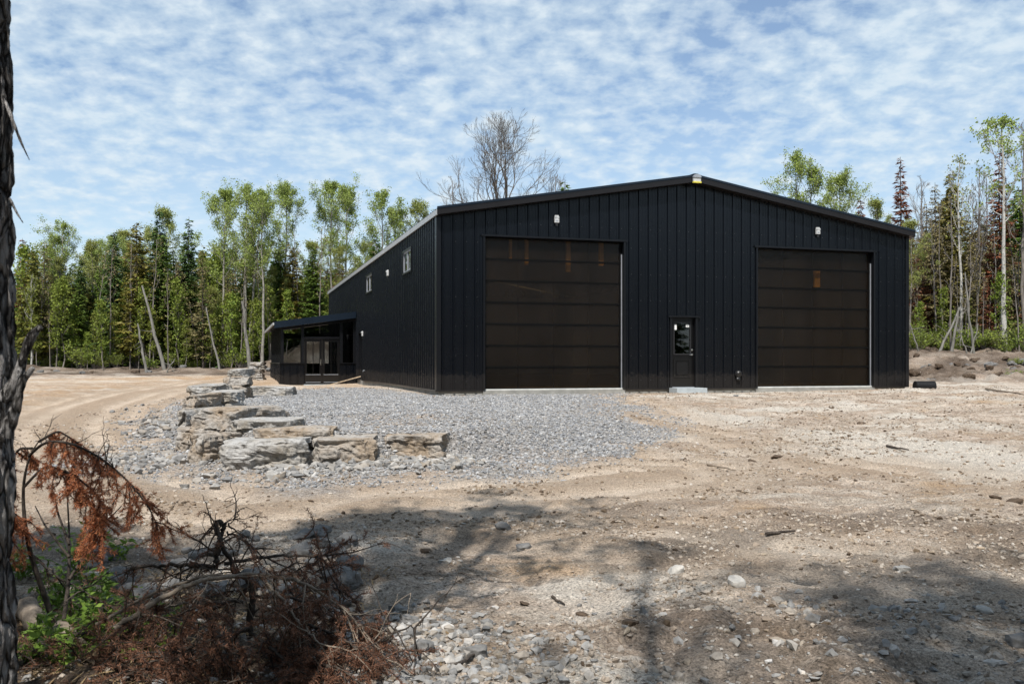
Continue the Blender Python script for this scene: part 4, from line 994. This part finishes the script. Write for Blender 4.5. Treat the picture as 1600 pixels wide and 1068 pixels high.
leaning(1466, 548, 1502, 478, 50, .08, 'pale dead pole leaning right towards the white birch')
leaning(1487, 549, 1498, 480, 50, .09, 'broken pale stem standing close beside the white birch')
leaning(1512, 548, 1495, 510, 49.5, .05, 'short fallen pole leaning left below the white birch')
leaning(1515, 556, 1528, 505, 49, .045, 'thin pole leaning right, right of the white birch')
leaning(1436, 530, 1421, 505, 50, .05, 'thin pole leaning left just behind the barn corner')
leaning(1522, 530, 1508, 425, 51, .07, 'bare broken stem between the white birch and the big birch')
# the rest of the wood: look-alikes
r = random.Random(77)
FILL = {'spruce': ('spruce_tree', 'dark green spruce standing within the {} wood', 'tree'), 'fir': ('fir_tree', 'mid-green fir filling the lower part of the {} wood', 'tree'), 'cedar': ('cedar_tree', 'yellowish cedar standing within the {} wood', 'tree'),
        'brown': ('dead_conifer', 'thin brown half-dead conifer within the {} wood', 'tree'), 'rust': ('dead_spruce', 'rust-brown dead spruce within the {} wood', 'tree'), 'aspen': ('aspen_tree', 'light green aspen deep in the {} wood', 'tree'),
        'palecrown': ('leafing_tree', 'pale leafing tree deep in the {} wood', 'tree'), 'bare': ('bare_tree', 'bare grey tree deep in the {} wood', 'tree'), 'birch': ('birch_tree', 'thin white birch within the {} wood', 'tree'),
        'pole': ('sapling', 'slender pale-stemmed sapling at the edge of the {} wood', 'sapling'), 'sapling': ('young_tree', 'young yellow-green leafy tree at the edge of the {} wood', 'sapling'), 'shrub': ('shrub', 'low green shrub at the foot of the {} wood', 'shrub')}
def fill(key, side, px, d, h, **kw):
    nm, lab, cat = FILL[key]; x = (px-CX)/F*d
    plant(key, nm, lab.format(side), cat, x, d, h, nm.replace('_', ' ')+'s of the '+side+' wood', **kw)
for k in range(88):     # left: mixed conifers, low then taller further back
    px = 25+(600-25)*((k*.618034) % 1); d = r.uniform(61, 74); key = r.choice(['fir', 'fir', 'cedar', 'spruce', 'brown', 'fir', 'cedar', 'palecrown', 'sapling'])
    fill(key, 'left', px, d, r.uniform(5.5, 9.5))
for k in range(60):
    px = 20+(660-20)*((k*.618034+.3) % 1); fill(r.choice(['spruce', 'fir', 'spruce']), 'left', px, r.uniform(76, 92), r.uniform(7.5, 11), wide=1.25)
for k in range(24):
    px = 30+(560-30)*((k*.618034+.1) % 1); fill('pole', 'left', px+r.uniform(-9, 9), r.uniform(58.5, 63), r.uniform(3, 9), tilt=(r.gauss(0, .06), r.gauss(0, .06)))
for k in range(12):
    fill(r.choice(['aspen', 'palecrown']), 'left', r.uniform(100, 620), r.uniform(70, 82), r.uniform(9, 12))
for k in range(38):
    px = 30+(470-30)*((k*.618034+.5) % 1); fill('sapling', 'left', px, r.uniform(59.5, 63), r.uniform(2, 6))
for k in range(16):
    px = 30+(400-30)*((k*.618034+.7) % 1); fill('shrub', 'left', px, r.uniform(59.5, 61.5), r.uniform(.7, 1.8), wide=1.2)
for k in range(54):
    px = 1400+(1680-1400)*((k*.618034) % 1); fill(r.choice(['brown', 'brown', 'bare', 'bare', 'rust', 'brown', 'palecrown', 'rust']), 'right', px, r.uniform(54, 66), r.uniform(4, 9))
for k in range(50):
    px = 1400+(1700-1400)*((k*.618034+.2) % 1); fill(r.choice(['fir', 'cedar', 'brown', 'cedar']), 'right', px, r.uniform(60, 80), r.uniform(5.5, 11), wide=1.3)
for k in range(30):
    px = 1415+(1660-1415)*((k*.618034+.4) % 1); fill('pole', 'right', px, r.uniform(51, 58), r.uniform(3.5, 9), tilt=(r.gauss(0, .09), r.gauss(0, .09)))
for k in range(13):
    px = 1418+(1660-1418)*((k*.618034+.6) % 1); fill('sapling', 'right', px, r.uniform(52, 58), r.uniform(2, 5))
for k in range(18):
    px = 1420+(1650-1420)*((k*.618034+.8) % 1); fill('shrub', 'right', px, r.uniform(51, 54), r.uniform(.6, 1.8), wide=1.2)
for k in range(8):
    fill('bare', 'right', 1440+k*26, r.uniform(60, 70), r.uniform(10, 13))
# trees standing behind the photographer; their shade falls on the foreground
for k, (key, x, y, h) in enumerate([('palecrown', -3.1, .1, 12), ('fir', -4.8, 1.4, 10.3), ('spruce', -6.2, 2.4, 9), ('bare', -2.4, -1.0, 13.5), ('bare', -.3, -1.8, 13.5), ('palecrown', 1.0, -2.4, 12.5), ('aspen', 2.9, -3.7, 13), ('bare', 1.9, -2.6, 12.5), ('palecrown', 4.2, -4.6, 13)]
    +[(r.choice(['spruce', 'fir', 'cedar', 'aspen', 'bare', 'spruce']), -34+68*((q*.618034) % 1), r.uniform(-16, -7), r.uniform(10, 15)) for q in range(46)]
    +[(r.choice(['fir', 'spruce']), -60+120*((q*.618034) % 1), r.uniform(-40, -22), r.uniform(13, 17)) for q in range(60)]
    +[(r.choice(['spruce', 'fir', 'cedar', 'aspen']), r.choice([-1, 1])*r.uniform(30, 40), r.uniform(-5, 34), r.uniform(9, 13)) for q in range(34)]):
    nm, lab, cat = FILL[key]
    plant(key, nm, ('%s near the camera standing behind the viewpoint' % nm.replace('_', ' ')), cat, x, y, h, 'trees behind the viewpoint')

# ------------------------------------------------------------------ near trunk at the left edge
nt = thing('near_tree', 'big rough-barked trunk with broken branch stubs along the left edge of the photo', 'tree', (-1.39, 2.2, 0))
m = MB(); nA, nZ = 200, 520; ang = np.linspace(0, 2*np.pi, nA, endpoint=False); zz = np.concatenate([np.linspace(-1.0, 2.6, nZ-40), np.linspace(2.7, 9.5, 40)])
AA, ZZ = np.meshgrid(ang, zz); cxr = np.cos(AA)*3.4; sxr = np.sin(AA)*3.4
rid = np.abs(fbm(AA*5.5+1.0*fbm(AA*3, ZZ*1.5, 2), ZZ*2.4, 3)); wrap = np.minimum(AA, 2*np.pi-AA) < .12
rr_ = .165+.012*np.exp(-(ZZ+.75)/.25)*(ZZ < .5)+.034*np.clip(rid*1.9, 0, 1)**.7-.022+.007*fbm(AA*14, ZZ*22, 3)+.010*fbm(AA*2, ZZ*.9, 2)
cx_ = .008*np.sin(zz*1.3)[:, None]-.008*zz[:, None]; rr_ = rr_*np.interp(ZZ, [-1, 2.5, 9.5], [1, .97, .35])
v = np.stack([rr_*np.cos(AA)+cx_, rr_*np.sin(AA), ZZ], -1).reshape(-1, 3)
i = np.arange(nZ-1)[:, None]*nA; j = np.arange(nA)[None]; j2 = (j+1) % nA
m.add(v, np.stack([i+j, i+j2, i+nA+j2, i+nA+j], -1).reshape(-1, 4))
t = NT('furrowed_bark'); vv = t.coord('Object', (22, 22, 5)); wob = t.n('ShaderNodeVectorMath', {0: vv, 1: t.n('ShaderNodeVectorMath', {0: t.n('ShaderNodeTexNoise', {'Vector': vv, 'Scale': .8, 'Detail': 3.0}).outputs[1], 1: (1.6, 1.6, 1.6)}, operation='MULTIPLY').outputs[0]}, operation='ADD').outputs[0]
crk = t.voro(wob, 1.5, 'DISTANCE_TO_EDGE'); c = t.mix(t.ramp(t.noise(vv, 1.1, 6, .7), [(.42, 0), (.56, 1)]), (.03, .027, .025), (.36, .345, .335)); c = t.mix(t.ramp(t.noise(t.coord('Object', (8, 8, 3)), 1.4, 4, .6), [(.5, 0), (.7, .6)]), c, (.30, .29, .28))
c = t.mix(t.ramp(crk, [(.02, .9), (.10, 0)]), c, (.012, .010, .009))
M['nearbark'] = t.end(t.bsdf(c, .9, t.bump(t.math('ADD', t.ramp(crk, [(0, 0), (.2, 1)]), t.noise(vv, 3, 6, .7)), 1.0, .03), spec=.15))
m.build('trunk', M['nearbark'], nt, True)
tm_, cm_ = decid(91, 11.2, .48, .6, 2.7, 2300, .10, 1, 18, .11, 'greybark', 'paleleaf')
for nm_, me_ in (('limbs', tm_), ('crown', cm_)):
    c_ = bpy.data.objects.new(nm_, me_); COL.objects.link(c_); c_.parent = nt; c_.location = (0, 0, -.75); c_.scale = (.85, .85, .92)
def stub(pix, d, rad, name, mat):
    m = MB(); p = np.array([P(a, b, d) for a, b in pix])-np.array([-1.39, 2.2, 0]); tt = np.linspace(0, 1, 14); s = np.linspace(0, 1, len(p))
    q = np.stack([np.interp(tt, s, p[:, k]) for k in range(3)], 1); q[1:-1] = (q[:-2]+q[1:-1]*2+q[2:])/4
    m.tube(q, np.interp(tt, np.linspace(0, 1, len(rad)), rad)*(1+.1*rng.normal(0, 1, 14)), 10); return m.build(name, M[mat], nt, True)
stub([(6, 625), (28, 590), (38, 552), (50, 522), (64, 510)], 2.15, [.018, .013, .0105, .010, .007], 'branch_stub', 'nearbark')
stub([(8, 680), (26, 635), (34, 596), (52, 574)], 2.12, [.018, .011, .008, .005], 'branch_stub', 'nearbark')
stub([(5, 150), (26, 205), (34, 225), (46, 250)], 2.15, [.004, .0035, .0025, .001], 'twig', 'nearbark')
stub([(15, 310), (26, 332), (36, 348)], 2.12, [.0035, .0025, .001], 'twig', 'nearbark')

# ------------------------------------------------------------------ near dead conifer sapling with drooping rusty needles
def needles(m, pts, n, ln, wd, r, spread=.9, mat=0):
    pts = np.asarray(pts); s = np.linspace(0, 1, len(pts)); g = r.random(n); c = np.stack([np.interp(g, s, pts[:, k]) for k in range(3)], 1)
    tdir = unit(pts[-1]-pts[0]); d = tdir+r.normal(0, spread, (n, 3)); d /= np.linalg.norm(d, axis=1)[:, None]
    w = np.cross(d, r.normal(0, 1, (n, 3))); w /= np.linalg.norm(w, axis=1)[:, None]; L = ln*r.uniform(.6, 1.3, n)[:, None]
    m.cards(c+d*L, d*L, w*wd)
def smooth_path(p, n=20):
    p = np.asarray(p, float); s = np.linspace(0, 1, len(p)); t = np.linspace(0, 1, n); q = np.stack([np.interp(t, s, p[:, k]) for k in range(3)], 1)
    for _ in range(3): q[1:-1] = (q[:-2]+2*q[1:-1]+q[2:])/4
    return q
r = np.random.default_rng(19)
W_, N_ = MB(), MB()
DS = 4.9
main = [[(88, 985), (70, 930), (48, 870), (38, 815), (35, 760), (45, 712), (60, 690)], [(45, 712), (70, 688), (110, 690), (160, 715), (205, 755), (235, 795), (246, 822)], [(38, 760), (70, 725), (100, 735), (130, 765), (150, 800), (158, 830)],
        [(50, 700), (30, 700), (10, 730), (0, 790)], [(100, 968), (108, 900), (108, 830), (105, 770)], [(60, 690), (90, 672), (120, 690), (145, 720)], [(38, 815), (20, 800), (0, 830)], [(100, 735), (120, 745), (150, 770), (170, 800)], [(108, 870), (70, 820), (55, 790)],
        [(108, 905), (135, 860), (160, 820), (190, 790)], [(108, 850), (90, 800), (85, 770)]]
paths = []
for k, pl in enumerate(main):
    dz = [0, -.15, .1, .2, .35, .1, -.2, .05, .3, .35, .3][k]
    p = smooth_path([P(a, b, DS+dz*min(1, i/2)) for i, (a, b) in enumerate(pl)], 24)
    W_.tube(p, np.linspace(.017 if k == 0 else (.013 if k == 4 else .008), .003, 24), 6); paths.append(p)
for k in (1, 2, 3, 5, 6, 7):
    p = paths[k]
    for q in range(34 if k in (1, 2) else 18):
        i0 = r.integers(4, 24); st_ = p[min(i0, 23)]; L = r.uniform(.08, .26)
        d = np.array([r.normal(.22, .4), r.normal(0, .4), -.62]); tw, d2 = limb(r, st_, d, L, 5, -.2, .16)
        W_.tube(tw, np.linspace(.0035, .0012, 6), 4, cap=False); needles(N_, tw, int(L*620), .012, .0016, r, .8)
        for w in range(3):
            g = r.integers(1, 5); t2, _ = limb(r, tw[g], d2+r.normal(0, .7, 3), L*r.uniform(.25, .5), 3, -.15, .2); W_.tube(t2, [.0022, .0018, .0014, .001], 3, cap=False); needles(N_, t2, int(L*300), .012, .0016, r, .8)
for k in range(9):   # bare upper shoots
    st_ = paths[1][r.integers(0, 14)]; t2, d2 = limb(r, st_, (r.normal(.1, .4), r.normal(0, .3), .9), r.uniform(.08, .2), 5, .1, .25); W_.tube(t2, np.linspace(.003, .001, 6), 4, cap=False)
    for q in range(3): t3, _ = limb(r, t2[r.integers(2, 6)], d2+r.normal(0, .7, 3), .06, 3, 0, .3); W_.tube(t3, [.0018, .0014, .001, .0008], 3, cap=False)
sp = thing('dead_sapling', 'bent dead conifer sapling with drooping rusty-orange needles beside the big near trunk', 'sapling')
W_.build('stem', M['twigbark'], sp, True); N_.build('needles', M['neardead'], sp)

# ------------------------------------------------------------------ brush heap: dead conifer tops lying in the foreground
def brush(label, name, trunks, seed, ntw, zfl=None):
    r = np.random.default_rng(seed); Wd, Nd = MB(), MB()
    for (pl, d0, d1, r0, r1, nb, nl) in trunks:
        n = len(pl); p = smooth_path([P(a, b, d0+(d1-d0)*i/(n-1)) for i, (a, b) in enumerate(pl)], 26)
        p[:, 2] = np.maximum(p[:, 2], h_smooth(p[:, 0], p[:, 1])+.01); p[1:-1] += r.normal(0, .004, (24, 3))
        Wd.tube(p, np.linspace(r0, r1, 26), 7)
        for b in range(nb):
            i0 = r.integers(3, 26); L = r.uniform(.10, .40); dirn = unit(p[min(i0+1, 25)]-p[i0-1]); d = dirn*.5+r.normal(0, .6, 3)+[0, 0, -.15]
            tw, d2 = limb(r, p[min(i0, 25)], d, L, 6, -.35, .18); Wd.tube(tw, np.linspace(.005, .0013, 7), 4, cap=False)
            fl = h_smooth(tw[:, 0], tw[:, 1])
            if (tw[:, 2] < fl-.05).any(): continue
            for w in range(6):
                g = r.integers(1, 7); t2, _ = limb(r, tw[g], d2+r.normal(0, .8, 3), L*r.uniform(.2, .5), 4, -.25, .25); Wd.tube(t2, np.linspace(.0028, .001, 5), 3, cap=False)
                if r.random() < nl*.75: needles(Nd, t2, int(L*240), .011, .0015, r, .9)
            if r.random() < nl: needles(Nd, tw, int(L*420), .012, .0016, r, .9)
    o = thing(name, label, 'dead branch', group='dead branches of the foreground brush heap')
    Wd.build('branch', M[ntw], o, True)
    if Nd.n: Nd.build('needles', M['brushneedle'], o)
    return o
brush('dead conifer top with a knobbly dark upright leader, crown of the brush heap', 'dead_treetop', [
    ([(385, 1068), (392, 980), (396, 905), (372, 900), (345, 850), (338, 812)], 4.75, 4.9, .024, .008, 17, .3),
    ([(336, 880), (345, 840), (350, 820), (342, 812)], 4.9, 4.95, .016, .010, 2, .1), ([(345, 850), (330, 815), (316, 772)], 4.9, 5.0, .006, .0015, 2, .0), ([(350, 825), (372, 805), (372, 790)], 4.9, 4.85, .004, .001, 2, .0),
    ([(340, 885), (280, 882), (220, 883), (200, 892)], 4.9, 5.0, .014, .004, 12, .15), ([(350, 880), (430, 868), (500, 868), (541, 864)], 4.9, 5.1, .011, .003, 12, .3), ([(355, 830), (390, 850), (420, 880), (440, 905)], 4.85, 4.7, .006, .002, 10, .4)], 101, 'twigbark')
brush('long bleached bough arching over the brush heap from the lower left', 'bleached_bough', [([(180, 982), (230, 945), (300, 910), (370, 897), (420, 898)], 4.45, 4.7, .016, .009, 8, .3), ([(150, 975), (250, 920), (330, 897), (400, 897)], 4.6, 4.75, .009, .006, 6, .2),
    ([(415, 898), (470, 908), (525, 940), (570, 985), (605, 1030)], 4.7, 4.4, .010, .003, 16, .5), ([(405, 900), (440, 935), (470, 975), (500, 1005)], 4.7, 4.3, .010, .004, 14, .7), ([(180, 985), (240, 955), (300, 938), (330, 940)], 4.5, 4.7, .009, .004, 6, .2)], 102, 'palebranch')
brush('thick mass of rust-brown dead needles on the right side of the brush heap', 'dead_bough', [([(400, 960), (460, 970), (530, 990), (590, 1040)], 4.6, 4.3, .012, .003, 34, 1), ([(390, 990), (450, 1020), (520, 1040), (580, 1075)], 4.5, 4.1, .010, .003, 36, 1), ([(400, 930), (470, 935), (540, 960), (575, 990)], 4.7, 4.6, .008, .003, 26, 1),
    ([(420, 1010), (480, 1060), (540, 1080)], 4.3, 4.1, .009, .003, 26, 1), ([(430, 900), (480, 890), (530, 920)], 4.9, 4.9, .006, .002, 16, .8)], 103, 'twigbark')
brush('rust-brown dead bough spreading at the bottom centre-left of the brush heap', 'dead_bough', [([(390, 980), (330, 1000), (260, 1020), (200, 1060)], 4.5, 4.2, .012, .003, 36, 1), ([(385, 1010), (320, 1040), (260, 1070)], 4.4, 4.15, .010, .003, 34, 1), ([(380, 940), (320, 940), (270, 965), (230, 985)], 4.7, 4.5, .009, .003, 26, .8),
    ([(390, 1020), (370, 1060), (340, 1080)], 4.3, 4.1, .010, .003, 30, 1), ([(240, 960), (200, 985), (180, 1020)], 4.5, 4.4, .007, .002, 16, .8)], 104, 'twigbark')
brush('dark rusty branch lying low at the bottom left behind the green weeds', 'dead_bough', [([(200, 1010), (140, 1040), (90, 1068)], 4.5, 4.3, .010, .003, 18, .9), ([(60, 1000), (110, 1030), (180, 1050)], 4.6, 4.4, .008, .003, 16, .8), ([(40, 860), (90, 900), (160, 940)], 5.2, 5.0, .006, .003, 10, .2), ([(30, 1060), (90, 1020), (120, 990)], 4.5, 4.7, .007, .003, 10, .6)], 105, 'twigbark')
brush('thin bare twigs sticking out to the right of the brush heap', 'bare_twig', [([(595, 1003), (620, 985), (650, 978), (662, 970), (658, 962)], 4.5, 4.6, .006, .0015, 4, 0), ([(608, 1000), (620, 975), (628, 965)], 4.5, 4.6, .004, .001, 2, 0)], 106, 'twigbark')
# pale rotting log
a, b = P(40, 925, 5.3), P(118, 1000, 4.75); tt = np.linspace(0, 1, 14)[:, None]; p = a*(1-tt)+b*tt; p[:, 2] = h_full(p[:, 0], p[:, 1])+.05
m = MB(); m.tube(p, .062+.006*rng.normal(0, 1, 14), 14); tag(m.build('rotting_log', M['palebranch'], smooth=True), 'old pale log lying in the weeds beside the big near trunk', 'log')
# green weeds, each plant its own
def weed(px, py, hgt, label, seed, n=60, wide=.5):
    r = np.random.default_rng(seed); q = at(px, py); m = MB(); c0 = np.array([q[0], q[1], float(h_full(q[0], q[1]))-.01]); St = MB()
    for i in range(9):
        t, d = limb(r, (r.normal(0, .03), r.normal(0, .03), 0), (r.normal(0, wide), r.normal(0, wide), 1), hgt*r.uniform(.6, 1.1), 6, -.2, .15); St.tube(t, np.linspace(.0035, .0012, 7), 4, cap=False)
        k = n//6; g = r.uniform(.2, 1, k); c = np.stack([np.interp(g*6, range(7), t[:, z]) for z in range(3)], 1)
        dv = r.normal(0, 1, (k, 3))*[1, 1, .45]; dv /= np.linalg.norm(dv, axis=1)[:, None]; w = np.cross(dv, r.normal(0, .4, (k, 3))+[0, 0, 1]); w /= np.linalg.norm(w, axis=1)[:, None]; s = r.uniform(.014, .036, k)[:, None]
        m.cards(c+dv*s, dv*s, w*s*.42)
    o = thing('weed', label, 'plant', c0, 0, 'green weeds around the brush heap'); St.build('stem', M['weedleaf'], o); m.build('leaves', M['weedleaf'], o)
for k, (px, py, hg, lab) in enumerate([(125, 905, .32, 'tall green weed at the right of the dead sapling stems'), (185, 880, .22, 'green weed against the shaded rubble'), (35, 905, .2, 'green weed close against the big near trunk'), (95, 940, .2, 'green weed in front of the pale log'), (150, 990, .28, 'bushy green weed left of the brush heap'),
        (175, 1015, .22, 'green weed at the foot of the bleached bough'), (225, 985, .2, 'grassy green tuft under the bleached bough'), (115, 1020, .2, 'low green weed right of the rotting log'), (100, 1062, .22, 'bright green weed at the bottom left corner area'), (60, 1030, .18, 'low green weed beside the trunk base'),
        (130, 955, .25, 'leafy green weed between log and brush heap'), (80, 1005, .2, 'green weed below the rotting log'), (200, 1050, .16, 'green sprig in the rusty needles at the bottom left'), (165, 940, .2, 'slim green weed before the rubble stones')]):
    weed(px, py, hg*1.35, lab, 300+k, 170)
# litter of dry stems and needles under the brush
m = MB(); n = 9000; x = rng.uniform(-3.6, -.3, n); y = rng.uniform(3.8, 6.6, n); k_ = rng.random(n) < masks(x, y)[1]; x, y = x[k_], y[k_]; n = len(x); z = h_full(x, y)+.012
an = rng.uniform(0, 6.28, n); u = np.stack([np.cos(an), np.sin(an), rng.normal(0, .35, n)], 1)*rng.uniform(.015, .06, n)[:, None]; w = np.stack([-np.sin(an), np.cos(an), rng.normal(0, .5, n)], 1)*rng.uniform(.0015, .006, n)[:, None]
m.cards(np.stack([x, y, z], 1), u, w); tag(m.build('leaf_litter', M['drygrass']), kind='stuff')
# bits of green on the far right bank
for px, py, lab in [(1590, 572, 'small green clump on the churned bank at the right edge'), (1583, 592, 'second green clump lower on the churned bank at the right edge')]:
    q = at(px, py); plant('shrub', 'grass_clump', lab, 'plant', q[0], q[1], .35, 'green clumps on the churned bank', wide=1.6)

# ------------------------------------------------------------------ light, sky, camera
SUN_EL = R(56); sv = np.array([-.18, -.98]); sv /= np.linalg.norm(sv)
sdir = Vector((sv[0]*math.cos(SUN_EL), sv[1]*math.cos(SUN_EL), math.sin(SUN_EL)))
L = bpy.data.lights.new('sun', 'SUN'); L.energy = 5.0; L.angle = R(.55); L.color = (1, .95, .88)
lo = bpy.data.objects.new('sun', L); COL.objects.link(lo); lo.rotation_euler = sdir.to_track_quat('Z', 'Y').to_euler(); lo.location = (0, 0, 60)
wd = bpy.data.worlds.new('World'); S.world = wd; wd.use_nodes = True; t = NT.__new__(NT); t.t = wd.node_tree; t.t.nodes.clear(); t.out = t.n('ShaderNodeOutputWorld')
sky = t.n('ShaderNodeTexSky', sky_type='NISHITA'); sky.sun_disc = False; sky.sun_elevation = SUN_EL; sky.sun_rotation = math.atan2(sv[0], sv[1]); sky.altitude = 200; sky.air_density = 1.0; sky.dust_density = .2; sky.ozone_density = 1.0
bg1 = t.n('ShaderNodeBackground', {'Color': sky.outputs[0], 'Strength': .112})
tc = t.n('ShaderNodeTexCoord'); sx = t.n('ShaderNodeSeparateXYZ', {0: tc.outputs['Generated']})
zc = t.math('ADD', t.math('MAXIMUM', sx.outputs[2], 0.0), .27)
cv = t.n('ShaderNodeCombineXYZ', {0: t.math('DIVIDE', sx.outputs[0], zc), 1: t.math('DIVIDE', sx.outputs[1], zc), 2: 0.0}).outputs[0]
puff = t.noise(cv, 17.0, 7, .56, .12); patch = t.noise(cv, 2.0, 4, .55, .2); wisp = t.noise(cv, 4.2, 6, .6, .3)
cl = t.math('ADD', t.math('MULTIPLY', puff, .70), t.math('ADD', t.math('MULTIPLY', patch, .46), t.math('MULTIPLY', wisp, .26)))
cf = t.ramp(cl, [(.575, .08), (.68, .48), (.84, .88)])
lowz = t.ramp(sx.outputs[2], [(0, .85), (.10, .62), (.30, 0)])
cf = t.math('MAXIMUM', cf, lowz)
ccol = t.mix(t.ramp(puff, [(.35, 0), (.7, 1)]), (.56, .72, .85), (.76, .85, .91))
bg2 = t.n('ShaderNodeBackground', {'Color': ccol, 'Strength': .80})
mx = t.n('ShaderNodeMixShader', {0: cf, 1: bg1.outputs[0], 2: bg2.outputs[0]}); t.t.links.new(mx.outputs[0], t.out.inputs[0])
cam = bpy.data.cameras.new('camera'); co = bpy.data.objects.new('camera', cam); COL.objects.link(co); S.camera = co
co.location = (0, 0, ZC); co.rotation_euler = (math.pi/2, 0, 0); cam.sensor_width = 36; cam.lens = 36*F/1600; cam.shift_y = (HZ-534)/1600; cam.clip_start = .05; cam.clip_end = 3000
cam.dof.use_dof = True; cam.dof.focus_distance = 16; cam.dof.aperture_fstop = 11
S.view_settings.view_transform = 'Standard'; S.view_settings.look = 'None'; S.view_settings.exposure = 0.38; S.view_settings.gamma = 1.0
S.cycles.max_bounces = 6; S.cycles.transparent_max_bounces = 12
